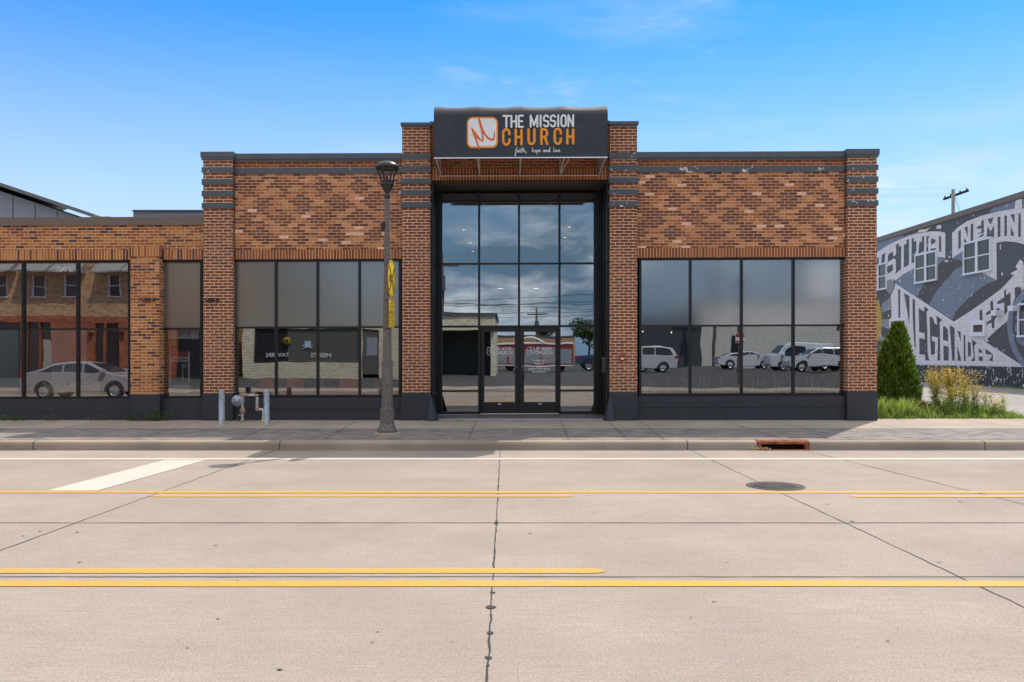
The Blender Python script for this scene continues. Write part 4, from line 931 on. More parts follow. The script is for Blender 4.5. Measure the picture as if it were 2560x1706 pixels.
# crossing sign: plates facing along the street
SX = PX(982, LY - .1); SYc = LY - .25
sg = thing('railroad_crossing_sign', 'yellow round railroad crossing sign with black X, seen nearly edge on, on the lamp post', 'sign', (SX, SYc, LZ(701)))
rot = Matrix.Rotation(R(-3.5), 4, 'Z')
def sgb(mb, name, m_, root):
    vs = []
    for v in mb.v:
        q = rot @ Vector((v[0], v[1], 0)); vs.append((q.x + SX, q.y + SYc, v[2]))
    mb.v = vs; return mb.build(name, m_, root)
rd = 47.5 * pm; zc = LZ(701.5)
mb = MB(); mb.lathe((0, 0, zc), [(.001, .0), (rd, .0), (rd, .004), (.001, .004)], 40, 0, False, 'x'); sgb(mb, 'disc', M['signyel'], sg)
mb = MB(); mb.lathe((0, 0, zc), [(rd * .95, .006), (rd * .91, .006)], 40, 0, False, 'x')
for s in (1, -1):
    a = R(45 * s); L_ = rd * .90; ww = .028
    dx, dz = math.cos(a), math.sin(a)
    mb.add([(.0065 + .0006*s, dx*L_ - dz*ww, zc + dz*L_ + dx*ww), (.0065+ .0006*s, dx*L_ + dz*ww, zc + dz*L_ - dx*ww), (.0065+ .0006*s, -dx*L_ + dz*ww, zc - dz*L_ - dx*ww), (.0065+ .0006*s, -dx*L_ - dz*ww, zc - dz*L_ + dx*ww)], [(0, 1, 2, 3)])
sgb(mb, 'cross_marking', M['blackmatt'], sg)
for yy in (-.21, .21):
    text('R', .20, M['blackmatt'], 'letter', sg, (SX + .008 - .0 * yy, SYc + yy, zc - .07), 1.0, rotz=R(90 - 3.5), off=.004)
pt = thing('lane_sign', 'two narrow yellow plates stacked under the round crossing sign', 'sign', (SX, SYc, LZ(786)))
for a_, b_ in ((751, 783.5), (785, 821.5)):
    mb = MB(); mb.box(0, .004, -.25, .25, LZ(b_), LZ(a_)); pp = sgb(mb, 'plate', M['signyel'], pt)
    mb = MB()
    for zq in (a_ + 2.2, b_ - 2.2): mb.box(.0045, .0055, -.22, .22, LZ(zq + .5), LZ(zq - .5))
    sgb(mb, 'border', M['blackmatt'], pt)
    mb = MB()
    rows = (762, 770) if a_ < 760 else (795, 803, 812)
    for zq in rows:
        for yy in (-.15, -.05, .05, .15):
            mb.box(.0045, .0055, yy - .03, yy + .012, LZ(zq + 2.4), LZ(zq - 2.4)); mb.box(.0045, .0055, yy + .012, yy + .03, LZ(zq + 2.4), LZ(zq + 1))
    sgb(mb, 'marking', M['signor'], pt)
mb = MB()
for y in (668, 745, 757, 818): mb.tube([(LXc, LY, LZ(y)), (SX - .004, SYc, LZ(y))], .012, 6)
mb.build('clamp', M['galv'], pt)

# ------------------------------------------------------------------ bollards and gas pipe
for xa, xb_, yt, yb, lb in ((547, 561.7, 973, 1059, 'galvanised bollard left of the gas pipe'), (659.7, 674, 974, 1059.5, 'galvanised bollard right of the gas pipe')):
    Yb = 18.55; X = PX((xa+xb_)/2, Yb); r = (xb_-xa)/2/F*Yb
    mb = MB(); z0 = SWZ(Yb); zt = PZ(yt, Yb)
    mb.lathe((X, Yb, 0), [(r*1.35, z0 - .02), (r*1.3, z0 + .008), (r*1.02, z0 + .01), (r, zt - .05), (r*.93, zt - .022), (r*.6, zt - .004), (.001, zt)], 24)
    o = mb.build('bollard', M['galv'], None, loc=(X, Yb, z0)); tag(o, lb, 'bollard', 'pair of bollards guarding the gas pipe')
Yg_ = 19.0
def zp(x, y, dy=0): return (PX(540 + x / 12.06, Yg_), Yg_ + dy, PZ(950 + y / 12.06, Yg_))
gp = thing('gas_pipe', 'rusty bent gas pipe with regulator between two bollards', 'pipe', (zp(800, 1240)[0], Yg_, .21))
pr = .030
rustp = mat('flaking_rusty_pipe', (.42, .28, .20), .8, .1, var=.55, vscale=25, bump=.6, bscale=60)
mb = MB(); mb.tube([zp(795, 1245), zp(800, 1000), zp(805, 540), zp(815, 480), zp(850, 460), zp(1190, 465), zp(1225, 480), zp(1238, 520), zp(1238, 830), zp(1245, 880), zp(1285, 900), zp(1380, 890), zp(1420, 920), zp(1428, 980), zp(1428, 1260)], pr, 10); mb.build('pipe_run', mat('painted_pipe', (.52, .50, .47), .7, .1, var=.4, vscale=30), gp)
mb = MB()
for p0, p1, rr in ((zp(795, 1250), zp(797, 1215), .05), (zp(798, 1030), zp(798, 960), .042), (zp(800, 900), zp(800, 850), .05), (zp(860, 460), zp(990, 464), .040), (zp(1165, 465), zp(1200, 468), .038), (zp(1238, 830), zp(1240, 860), .038), (zp(1265, 900), zp(1300, 898), .038), (zp(805, 560), zp(806, 520), .036)): mb.tube([p0, p1], rr, 10)
for p0 in (zp(820, 475), zp(1228, 478), zp(1243, 885)): mb.lathe(p0, [(.001, .045), (.03, .033), (.044, 0), (.03, -.033), (.001, -.045)], 12)
mb.build('fitting', rustp, gp)
mb = MB(); mb.lathe((zp(800, 935)[0], Yg_, zp(800, 935)[2]), [(.001, .06), (.035, .05), (.06, .02), (.06, -.02), (.035, -.05), (.001, -.06)], 12); mb.tube([zp(720, 930), zp(880, 945)], .02, 8); mb.tube([zp(660, 1045), zp(755, 1085)], .012, 6); mb.build('valve', rustp, gp)
rp = zp(655, 630, -.02)
mb = MB(); mb.lathe(rp, [(.001, -.08), (.05, -.07), (.06, -.04), (.125, -.025), (.13, .0), (.125, .03), (.04, .05), (.001, .055)], 22, 0, True, 'y'); mb.tube([zp(560, 620, -.06), zp(640, 630, -.05)], .025, 8); mb.tube([zp(690, 640), zp(800, 630)], .03, 8); mb.box(zp(770, 0)[0], zp(845, 0)[0], Yg_ - .05, Yg_ + .05, zp(0, 700)[2], zp(0, 570)[2]); mb.build('regulator', M['galv'], gp)
mb = MB(); mb.tube([zp(1415, 1260), zp(1415, 1190)], .04, 10); mb.build('yellow_tag', M['signyel'], gp)

# ------------------------------------------------------------------ mural building on the right
MX = 22.7
def WP(x, y, off=0.0):
    Y = MX * F / (x - CX); return (MX - off, Y, PZ(y, Y))
mu = thing('mural_building', 'long block building with a grey and white lettered mural along its side', 'building', (MX, 45, .2))
def rooflen(Y): return 1.7 + 6.95 + (Y - 37.1) * .0
zroof = lambda Y: 8.86 - (Y - 37.1) * .0
MG = [('grey', (.095, .103, .120)), ('whitep', (.72, .69, .71)), ('bluegrey', (.195, .235, .30)), ('brown', (.095, .088, .092)), ('mustard', (.50, .33, .05)), ('lilac', (.28, .27, .30)), ('blackp', (.045, .047, .055)), ('peel', (.74, .70, .66))]
mm = [block_mat('mural_paint_' + n_, c_, .41, .205, .55, .75, chips=((5, .60) if n_ == 'blackp' else (3.6, .655))) for n_, c_ in MG]
mb = MB(); mb.box(MX, MX + .35, 24, 62, 0, 8.62); mb.build('side_wall', mm[0], mu)
mb = MB(); mb.box(MX - .008, MX + .3, 24, 62, 0, 1.29); mb.build('painted_base', mm[6], mu)
mb = MB(); mb.box(MX - .03, MX + .4, 23.9, 62.1, 8.62, 8.66); mb.box(MX - .06, MX + .42, 23.9, 62.1, 8.66, 8.92); mb.build('coping', M['browncap'], mu)
mb = MB(); mb.box(MX + .35, 50, 24, 24.35, 0, 8.6); mb.box(MX + .35, 50, 61.7, 62, 0, 8.6); mb.box(49.7, 50, 24.35, 61.7, 0, 8.6); mb.build('outer_wall', mm[0], mu)
mb = MB(); mb.box(MX + .35, 49.7, 24.35, 61.7, 8.1, 8.3); mb.build('roof', M['cap'], mu)
def z1(x, y): return (2190 + x / 8.711, 560 + y / 8.711)
def z2(x, y): return (2370 + x / 8.2526, 470 + y / 8.2526)
def z3(x, y): return (2190 + x / 7.127, 700 + y / 7.127)
def z4(x, y): return (2370 + x / 5.2263, 640 + y / 5.2263)
mur = MB()
def poly(pts, mi, layer):
    off = .004 + .004 * layer
    mur.flat([WP(x, y, off) for x, y in pts], mi)
Z = lambda f, L: [f(*p) for p in L]
poly(Z(z1, [(-150, 440), (560, 235), (620, 270), (500, 350), (250, 470), (-150, 740)]), 2, 0)
poly(Z(z2, [(860, 515), (940, 365), (1400, 255), (1700, 180), (1700, 420), (1395, 425), (1000, 500)]), 2, 0)
blueb = [(2414,660),(2385,676),(2370,697),(2362,702),(2337,735),(2323,761.7),(2380,798),(2381,800),(2389,780),(2414,753),(2446.5,724),(2469.5,709),(2492.5,701),(2452,681),(2414,690)]
poly(blueb, 2, 0)
poly(Z(z1, [(420, 1240), (600, 1100), (850, 960), (1080, 850), (1310, 722), (1440, 725), (1510, 755), (1340, 920), (1110, 1200), (910, 1568), (870, 1600), (640, 1420), (400, 1290)]), 2, 0)
poly([(2362,649.5),(2370,648.6),(2393,650.5),(2414,660),(2385,676),(2370,697),(2362,702),(2337,735),(2323,761.7),(2294,740.7),(2311.7,708),(2340,667)], 3, 1)
poly([(2389,780),(2414,753),(2446.5,724),(2469.5,709),(2492.5,701),(2530,690),(2504,722),(2460,755),(2427,778),(2385,804.5),(2381,800)], 3, 1)
poly(Z(z2, [(370, 1265), (100, 1460), (250, 1490), (370, 1568)]), 2, 1)
poly([(2469.5,846.6),(2494,823.7),(2519,802.6),(2522,850),(2540,885),(2560,916),(2600,940),(2600,760),(2560,720),(2537,747),(2519,802.6),(2494,823.7),(2460,852),(2560,916.5)][:6] + [(2460, 852)], 3, 0)
# banners
poly(Z(z1, [(-150, 740), (0, 640), (250, 470), (500, 350), (700, 260), (900, 205), (1200, 165), (1400, 165), (1515, 195), (1515, 750), (1440, 725), (1310, 722), (1080, 850), (850, 960), (600, 1100), (420, 1240), (330, 1300), (-150, 1300)]), 1, 2)
poly(Z(z2, [(90, 935), (200, 820), (400, 690), (700, 575), (1000, 500), (1380, 430), (1568, 425), (1900, 430), (1900, 1300), (1568, 1165), (1400, 1120), (1200, 1100), (1005, 1135)]) + [z4(640, 315), z4(430, 215)] + Z(z2, [(370, 1265), (90, 1455)]), 1, 2)
poly([(2238.4,708.4),(2385.3,804.5),(2427,778),(2460,755),(2504,722),(2532.6,691.7),(2560,663),(2620,600),(2620,700),(2560,722),(2537,747),(2519,802.6),(2494,823.7),(2469.5,846.6),(2460,852),(2560,916.5),(2560,918),(2302,912.5),(2206.8,908),(2206.8,886.6),(2222,851.5),(2227,834.7),(2229,770),(2226.8,740.7),(2236,721)], 1, 2)
for L in ([(-40,790),(65,730),(60,880),(-40,890)], [(130,680),(210,625),(190,850),(120,865)],
          [(265,700),(290,650),(375,605),(380,710),(440,680),(445,490),(420,470),(500,425),(505,500),(555,485),(550,990),(420,1095),(440,1040),(435,780),(400,750),(260,835)],
          [(230,940),(370,880),(375,1010),(280,1080),(265,1045),(235,1050)], [(615,460),(670,430),(675,350),(725,335),(720,890),(610,955)],
          [(785,320),(825,305),(830,390),(885,375),(880,600),(850,640),(845,840),(780,860)], [(1010,280),(1055,275),(1050,600),(930,650),(950,400),(1010,390)],
          [(1105,270),(1185,270),(1140,310),(1140,600),(1100,610)], [(1205,330),(1240,320),(1300,350),(1305,400),(1240,440),(1205,460)], [(1195,540),(1310,530),(1310,565),(1195,585)],
          [(1365,290),(1380,270),(1425,270),(1425,615),(1375,600),(1380,310)]): poly(Z(z1, L), 0, 3)
for L in ([(220,905),(270,865),(270,1235),(218,1270)], [(345,820),(412,790),(412,1000)], [(475,750),(527,735),(525,1085),(470,1100)],
          [(607,800),(695,770),(695,680),(747,662),(745,930),(625,950),(625,935),(695,915),(695,840),(607,850)], [(620,1020),(740,940),(740,985),(700,1010)], [(340,1025),(395,1120),(340,1185)],
          [(820,645),(950,610),(885,765)], [(820,790),(885,900),(960,770),(955,1030),(910,1000),(805,1010)], [(1030,600),(1088,595),(1088,1010),(1030,1015)], [(1170,570),(1222,570),(1222,995),(1170,995)],
          [(1300,550),(1380,540),(1380,750)], [(1300,780),(1375,985),(1298,990)], [(1460,530),(1508,530),(1508,1020),(1455,1010)]): poly(Z(z2, L), 0, 3)
for L in ([(395,165),(435,180),(435,675),(405,675),(400,250)], [(505,235),(600,290),(600,800)], [(655,335),(698,360),(712,1230),(690,1190),(660,700)],
          [(765,500),(862,568),(865,475),(945,530),(905,575),(920,930),(925,1300),(955,1440),(885,1435),(880,1335),(780,1330),(775,1035),(875,1060),(870,950),(775,930)],
          [(960,660),(1000,660),(1035,710),(1045,775),(1095,800),(1080,635),(1180,710),(1140,760),(1145,1000),(1150,1435),(1100,1435),(1110,1030),(1000,1000),(1000,1080),(1055,1110),(1055,1310),(1020,1345),(985,1330),(970,1050)],
          [(1200,830),(1240,830),(1290,900),(1290,1100),(1200,1065)], [(1205,1170),(1300,1195),(1300,1440),(1210,1435)]): poly(Z(z3, L), 3, 3)
for L in ([(25,905),(90,945),(92,1370),(60,1370)], [(125,975),(170,1000),(172,1130)], [(125,1170),(180,1375),(130,1370)], [(205,1025),(228,1045),(235,1375),(212,1372)], [(262,1115),(300,1140),(305,1300),(265,1320)],
          [(315,1095),(378,1135),(345,1180),(358,1375),(305,1378),(340,1320)], [(405,1210),(445,1235),(450,1270),(405,1265)], [(405,1315),(458,1320),(458,1375),(405,1370)], [(490,1210),(590,1285),(590,1380),(550,1370),(550,1290),(500,1290)],
          [(415,720),(450,700),(455,845),(418,840)], [(555,605),(592,575),(597,720),(665,680),(685,700),(680,740),(610,840),(608,940),(577,948),(572,870),(508,905),(508,870),(570,830),(570,745),(505,780),(503,745),(562,700)],
          [(735,460),(760,435),(765,515),(820,475),(822,660),(740,790),(738,610),(645,635),(650,600),(738,540)], [(875,420),(965,385),(960,470),(880,560)]): poly(Z(z4, L), 3, 3)
# gear ring, left figure
poly(Z(z4, [(993,560),(900,650),(855,760),(845,950),(870,1100),(930,1250),(993,1350),(1200,1400),(1200,450)]), 3, 4)
poly(Z(z4, [(993,440),(880,580),(800,730),(775,900),(800,1100),(860,1270),(960,1430),(1030,1470),(1060,1400),(993,1350),(930,1250),(870,1100),(845,950),(855,760),(900,650),(1060,520)]), 2, 5)
poly(Z(z4, [(900,770),(993,740),(1150,740),(1150,1300),(993,1180),(930,1140),(905,1090),(940,1040),(880,990),(880,900),(920,880),(915,840),(890,830)]), 2, 5)
poly(Z(z3, [(0,350),(175,195),(262,290),(280,500),(265,960),(120,1330),(0,1330)]), 3, 4)
poly(Z(z3, [(110,430),(265,310),(280,520),(110,590)]), 5, 5); poly(Z(z3, [(105,705),(270,700),(262,880),(110,835)]), 5, 5); poly(Z(z3, [(80,980),(230,1060),(190,1180),(75,1080)]), 5, 5)
poly(Z(z3, [(-20,380),(60,350),(80,450),(105,600),(110,800),(95,1000),(60,1090),(-20,1100)]), 4, 6)
poly(Z(z1, [(225,1275),(300,1208),(420,1220),(420,1350),(325,1565),(210,1445)]), 6, 4); poly(Z(z1, [(232,1280),(302,1215),(411,1227),(411,1350),(322,1550),(218,1440)]), 5, 5)
poly(Z(z2, [(1400,265),(1530,225),(1545,430),(1390,430)]), 7, 4)
for L in ([(890,140),(950,45),(993,80),(993,290),(930,260),(830,245),(835,220),(920,180)], [(920,290),(993,280),(993,400),(935,420)], [(500,1310),(580,1285),(575,1330),(520,1370),(490,1350)], [(490,1085),(515,1080),(542,1120),(500,1120)]): poly(Z(z4, L), 7, 6)
for L in ([(1320,60),(1400,15),(1445,60),(1420,110),(1340,110)], [(920,170),(970,125),(1090,120),(1210,65),(1100,170),(930,190)], [(1500,790),(1600,790),(1560,840),(1510,830)], [(1580,690),(1650,720),(1600,750)]): poly(Z(z1, L), 7, 6)
mur.build('mural', mm, mu)
def mwin(Y0, Y1, zt, zb_, two=True, fr=.09, small=False):
    mb = MB(); a = MX - .09
    mb.box(a, MX + .02, Y0, Y1, zt - fr, zt); mb.box(a - .03, MX + .02, Y0 - .02, Y1 + .02, zb_, zb_ + fr)
    mb.box(a, MX + .02, Y0, Y0 + fr, zb_ + fr, zt - fr); mb.box(a, MX + .02, Y1 - fr, Y1, zb_ + fr, zt - fr)
    if two:
        mb.box(a, MX + .02, (Y0 + Y1) / 2 - .1, (Y0 + Y1) / 2 + .1, zb_ + fr, zt - fr)
        zm = (zt + zb_) / 2 + .02; mb.box(a + .03, MX + .02, Y0 + fr, (Y0+Y1)/2 - .1, zm - .03, zm + .03); mb.box(a + .03, MX + .02, (Y0+Y1)/2 + .1, Y1 - fr, zm - .03, zm + .03)
    wn = mb.build('window' if not small else 'vent_window', M['whitef'], mu)
    mb = MB(); mb.box(MX - .035, MX - .03, Y0 + fr, Y1 - fr, zb_ + fr, zt - fr); mb.build('pane', M['darkglass'] if not small else mat('brown_board', (.10, .07, .055), .8), wn)
M['darkglass'] = mat('dark_window_glass', (.030, .034, .038), .10, 0, spec=.45)
for Yc in (45.9+5.9, 45.9, 40.9): mwin(Yc - 1.2, Yc + 1.2, 7.27, 5.66)
mwin(48.1, 50.2, 3.85, 2.95, False, .16, True); mwin(40.15, 41.4, 3.37, 2.62, False, .2, True); mwin(34.8, 37.6, 4.0, 2.5)
mb = MB(); p = WP(*z4(690, 745)); mb.box(MX - .35, MX, p[1] - .2, p[1] + .2, p[2] - .12, p[2] + .12); mb.build('flood_light', M['whitef'], mu)
mb = MB(); p = WP(*z4(915, 685)); mb.box(MX - .35, MX, p[1] - .2, p[1] + .2, p[2] - .12, p[2] + .12); mb.build('flood_light', M['whitef'], mu)

# utility pole behind it
Yp = 62.0; Xp = PX(2383, Yp)
up = thing('utility_pole', 'grey utility pole with one crossarm rising behind the mural building', 'utility pole', (Xp, Yp, .2))
mb = MB(); mb.lathe((Xp, Yp, 0), [(.17, .1), (.125, PZ(474, Yp)), (.001, PZ(474, Yp) + .01)], 12); mb.build('pole', mat('weathered_pole_wood', (.27, .255, .245), .9, var=.3), up)
zc_ = PZ(488, Yp); mb = MB(); mb.box(Xp + .13, Xp + .23, Yp - 1.7, Yp + 1.7, zc_ - .08, zc_ + .08); mb.build('crossarm', M['blackmatt'], up)
mb = MB()
for yy in (-1.5, -.6, .7, 1.5):
    mb.lathe((Xp + .18, Yp + yy, zc_ + .08), [(.05, 0), (.06, .06), (.03, .14), (.001, .16)], 8)
mb.build('insulator', M['black'], up)
mb = MB()
for yy in (-1.5, .7, 1.5): mb.tube([(Xp + .18 - 14 * k / 6, Yp + yy, zc_ + .22 - .25 * k / 6) for k in range(7)], .004, 4)
mb.tube([(Xp + .18, Yp, zc_ - .2), (Xp + 1.5, Yp - .3, 8.0)], .015, 4)
mb.build('wire', M['blackmatt'], up)

# ------------------------------------------------------------------ buildings glimpsed over the left shop
Yh = 46.0
def HX(x): return PX(x, Yh)
def HZ(y): return PZ(y, Yh)
gb = thing('gabled_hall', 'grey panelled hall with a sloping metal roof edge behind the low shop', 'building', (HX(-150), Yh, .2))
xe, ze = HX(236), HZ(545); sl = .335; xp_ = HX(-330); zp_ = ze + (xe - xp_) * sl; xw_ = xp_ - (xe - xp_)
mb = MB(); wx0, wx1 = xw_ + .6, xe - .6; mb.prism([(wx0, .1), (wx1, .1), (wx1, ze - .05), (xp_, zp_ - .28), (wx0, ze - .05)], Yh + .7, Yh + 20, 'y')
mb.build('wall', mat('grey_wall_panel', (.30, .31, .34), .6, 0, var=.06, vscale=2), gb)
mb = MB()
for k in range(14):
    x = HX(14) + (k - 7) * (HX(70) - HX(14)); zt = (ze + (xe - x) * sl if x > xp_ else ze + (x - xw_) * sl) - .3; mb.box(x - .02, x + .02, Yh + .69, Yh + .72, .2, zt)
mb.build('panel_seam', M['frame'], gb)
mb = MB(); th = .20
mb.prism([(xe, ze), (xe, ze + th), (xp_, zp_ + th), (xw_, ze + th), (xw_, ze), (xp_, zp_)], Yh, Yh + 21, 'y'); mb.build('roof', mat('grey_metal_roof', (.16, .155, .16), .5), gb)
Y3 = 36.0
mb = MB(); mb.box(PX(333, Y3), PX(700, Y3), Y3, Y3 + 8, .1, PZ(529, Y3)); bb = thing('rear_metal_building', 'grey corrugated metal building top showing behind the low shop beside the church', 'building', (PX(500, Y3), Y3, .2)); 
def corr():
    m = mat('corrugated_grey_metal', (.22, .235, .26), .5); t = NT(m.node_tree); x, y, z = t.sep(t.pos()); s_ = t.m('SINE', t.m('MULTIPLY', x, 45)); t.l.new(t.bump(s_, .8, .02), t.n['Principled BSDF'].inputs['Normal']); return m
mb.build('wall', corr(), bb); mb = MB(); mb.box(PX(332, Y3), PX(701, Y3), Y3 - .06, Y3 + 8.06, PZ(529, Y3), PZ(525.5, Y3)); mb.build('roof_edge', M['cap'], bb)

# ------------------------------------------------------------------ plants
def leaf_mat(name, stops, rough=.6, trans=.25):
    m = bpy.data.materials.new(name); m.use_nodes = True; t = NT(m.node_tree); b = t.n['Principled BSDF']
    g = t.n.new('ShaderNodeNewGeometry'); c = t.ramp(g.outputs['Random Per Island'], stops)
    n = t.noise(g.outputs['Position'], 6, 3); hv = t.n.new('ShaderNodeHueSaturation'); t.l.new(c, hv.inputs['Color']); t.l.new(t.m('ADD', .6, t.m('MULTIPLY', n, .8)), hv.inputs['Value'])
    t.l.new(hv.outputs[0], b.inputs['Base Color']); b.inputs['Roughness'].default_value = rough
    tl = t.n.new('ShaderNodeBsdfTranslucent'); t.l.new(hv.outputs[0], tl.inputs[0]); mx = t.n.new('ShaderNodeMixShader'); mx.inputs[0].default_value = trans
    t.l.new(b.outputs[0], mx.inputs[1]); t.l.new(tl.outputs[0], mx.inputs[2]); t.l.new(mx.outputs[0], t.n['Material Output'].inputs[0]); return m
LG = leaf_mat('arborvitae_green', [(0, (.050, .10, .012)), (.4, (.115, .20, .024)), (.75, (.20, .32, .036)), (1, (.30, .42, .06))])
LW = leaf_mat('weed_green', [(0, (.07, .14, .02)), (.35, (.16, .27, .035)), (.7, (.30, .42, .06)), (1, (.46, .46, .12))], trans=.35)
LWD = leaf_mat('dull_weed_green', [(0, (.06, .11, .02)), (.5, (.11, .17, .035)), (1, (.22, .24, .07))], trans=.3)
LB = leaf_mat('bright_grass', [(0, (.20, .30, .04)), (.5, (.30, .42, .07)), (1, (.42, .52, .12))], trans=.4)
LY_ = leaf_mat('goldenrod_yellow', [(0, (.45, .30, .02)), (.5, (.72, .50, .04)), (.85, (.85, .66, .10)), (1, (.45, .30, .16))], trans=.3)
LD = leaf_mat('dark_tree_green', [(0, (.02, .045, .012)), (.6, (.05, .09, .02)), (1, (.08, .13, .03))])
LR = leaf_mat('dry_red_brown', [(0, (.12, .04, .025)), (1, (.22, .09, .05))])
BK = mat('bark', (.12, .085, .06), .9, var=.4, vscale=20, bump=.5)
rnd = random.Random(11)
def spray(mb, p, d, ln, wd, mi=0):
    d = Vector(d).normalized(); a = d.cross(Vector((rnd.uniform(-1,1), rnd.uniform(-1,1), rnd.uniform(-1,1)))).normalized() * wd; p = Vector(p)
    mb.add([p, p + d*ln*.5 + a, p + d*ln, p + d*ln*.5 - a], [(0, 1, 2, 3)], mi)
def conifer(name, label, X, Y, z0, H, Rd, n, lobes=(), rz=0):
    root = thing(name, label, 'shrub', (X, Y, z0))
    mb = MB(); mb.tube([(X, Y, z0 - .05), (X + .01, Y, z0 + H * .5), (X, Y, z0 + H * .93)], [.05, .03, .008], 8); mb.build('trunk', BK, root)
    mb = MB()
    lob = [(X, Y, z0, H, Rd, n)] + [(X + a, Y + b, z0, h, r, k) for a, b, h, r, k in lobes]
    for (cx, cy, cz, h, r, k) in lob:
        for i in range(k):
            u = rnd.random() ** .8; th = rnd.random() * 2 * math.pi
            prof = (1 - u ** 2.1) ** .78 * (.90 + .12 * math.sin(9 * u + th * 3)) if u > .10 else (.82 + u * 1.4)
            rr = r * min(prof, 1.0) * (rnd.random() ** .22) * (1 + .10 * math.sin(th * 5 + u * 17))
            p = (cx + rr * math.cos(th), cy + rr * math.sin(th), cz + .04 + u * h)
            d = Vector((math.cos(th) * .7, math.sin(th) * .7, .9 + rnd.uniform(-.4, .4)))
            d += Vector((rnd.uniform(-.5,.5), rnd.uniform(-.5,.5), 0))
            spray(mb, p, d, rnd.uniform(.07, .17), rnd.uniform(.012, .026))
    mb.build('foliage', LG, root); return root
conifer('arborvitae', 'dense dark green cone shaped evergreen shrub beside the right corner of the brick church', 9.86, 21.4, .2, 2.24, .50, 9500, lobes=((-.34, -.12, 1.78, .27, 2600), (.22, .10, 1.60, .34, 2200)))
conifer('arborvitae', 'slim green evergreen half hidden behind the right corner pillar', 9.32, 23.3, .2, 2.1, .30, 1700)
def blades(mb, cx, cy, z, rad, n, h, lean=.5, mi=0, wd=.006):
    for i in range(n):
        a = rnd.random() * 6.283; r = rad * math.sqrt(rnd.random()); x = cx + r * math.cos(a); y = cy + r * math.sin(a); hh = h * rnd.uniform(.45, 1.1)
        dx = rnd.uniform(-lean, lean) * hh + math.cos(a) * hh * lean * .5; dy = rnd.uniform(-lean, lean) * hh
        w_ = wd * rnd.uniform(.7, 1.5)
        mb.add([(x - w_, y, z), (x + w_, y, z), (x + dx * .45 + w_ * .8, y + dy * .4, z + hh * .62), (x + dx * .45 - w_ * .8, y + dy * .4, z + hh * .62), (x + dx, y + dy, z + hh * (1 - lean * .25))], [(0, 1, 2, 3), (3, 2, 4)], mi)
mb = MB()
for i in range(150):
    x = rnd.uniform(8.75, 12.3); y = 19.80 + rnd.random() * (1.3 if x < 11.3 else .7); hh_ = (.16 + .32 * min(1, max(0, (y - 19.8) / .5))) * (1 if x < 11.3 else max(.3, 1 - (x - 11.3) * .8)); blades(mb, x, y, .2, .20, 30, hh_ * rnd.uniform(.45, 1.25), .75, 0, .0085)
o = mb.build('roadside_grass', LW); tag(o, 'low green grass and weeds along the edge of the pavement right of the church', 'grass', kind='stuff')
mb = MB(); 
for x, y in ((8.78, 20.0), (9.02, 20.1), (9.22, 19.95), (9.45, 20.05)): blades(mb, x, y, .2, .10, 90, .62, .55, 0, .009)
o = mb.build('grass_clump', LB, None, loc=(9.1, 20.0, .2)); tag(o, 'bright yellow green grass clump at the foot of the church corner', 'grass clump')
def goldenrod(x, y, h, n, first=[None]):
    root = thing('goldenrod', '', 'flowering plant', (x, y, .2)); root['label'] = 'tall goldenrod with yellow flower heads beside the evergreen shrub'; root['group'] = 'goldenrod plants beside the evergreen'
    ms, ml, mf = MB(), MB(), MB()
    for i in range(n):
        a = rnd.random() * 6.283; r = rnd.random() * .10; bx = x + r * math.cos(a); by = y + r * math.sin(a); hh = h * rnd.uniform(.72, 1.05)
        tx = bx + rnd.uniform(-.16, .16) * hh; ty = by + rnd.uniform(-.15, .12) * hh
        P_ = [(bx, by, .18), ((bx*2+tx)/3, (by*2+ty)/3, .2 + hh * .5), (tx, ty, .2 + hh)]
        ms.tube(P_, .004, 4)
        for k in range(44):
            f = rnd.uniform(.05, .85); px_ = bx + (tx-bx)*f; py_ = by + (ty-by)*f; aa = rnd.random() * 6.283
            spray(ml, (px_, py_, .2 + hh * f), (math.cos(aa), math.sin(aa), .6), rnd.uniform(.06, .13), .008)
        for k in range(60):
            aa = rnd.random() * 6.283; rr = rnd.random() * .13; zf_ = rnd.uniform(-.17, .05)
            spray(mf, (tx + rr * math.cos(aa) , ty + rr * math.sin(aa), .2 + hh + zf_ - rr * .2), (math.cos(aa), math.sin(aa), rnd.uniform(-.2, .6)), rnd.uniform(.02, .05), .008)
    ms.build('stem', BK, root); ml.build('leaves', LW, root); mf.build('flowers', LY_, root); return root
gps = [(10.42, 20.6, 1.05, 10), (10.60, 20.9, 1.2, 11), (10.82, 20.7, 1.15, 11), (11.02, 21.0, 1.22, 10), (11.22, 20.7, 1.12, 10), (10.9, 20.3, .85, 8), (11.2, 20.3, .75, 7), (10.5, 20.2, .72, 7), (11.6, 20.5, .72, 4), (11.9, 20.3, .66, 2), (11.6, 20.1, .40, 4)]
LBS = ['tall goldenrod touching the right side of the big evergreen', 'goldenrod second from the evergreen, full yellow heads', 'tallest goldenrod in the middle of the yellow clump', 'goldenrod at the back right of the yellow clump', 'goldenrod on the right edge of the dense yellow clump', 'shorter goldenrod in front of the tall yellow ones', 'short leaning goldenrod at the front right of the clump', 'short leafy goldenrod in front of the evergreen base', 'sparse goldenrod leaning towards the drive', 'thin yellow topped stem standing out furthest over the drive', 'knee high goldenrod low at the drive edge']
for g_, lb in zip(gps, LBS): goldenrod(*g_)['label'] = lb
root = thing('dry_weed', 'dry red brown weed at the foot of the evergreen shrub', 'weed', (9.95, 20.35, .2))
mb = MB()
for i in range(500):
    a = rnd.random()*6.283; r = rnd.random()*.25; spray(mb, (9.98 + r*math.cos(a), 20.4 + r*.5*math.sin(a), .22 + rnd.random()*.38*(1-r)), (rnd.uniform(-1,1), rnd.uniform(-1,1), 1), .07, .008)
mb.build('stems', LR, root)
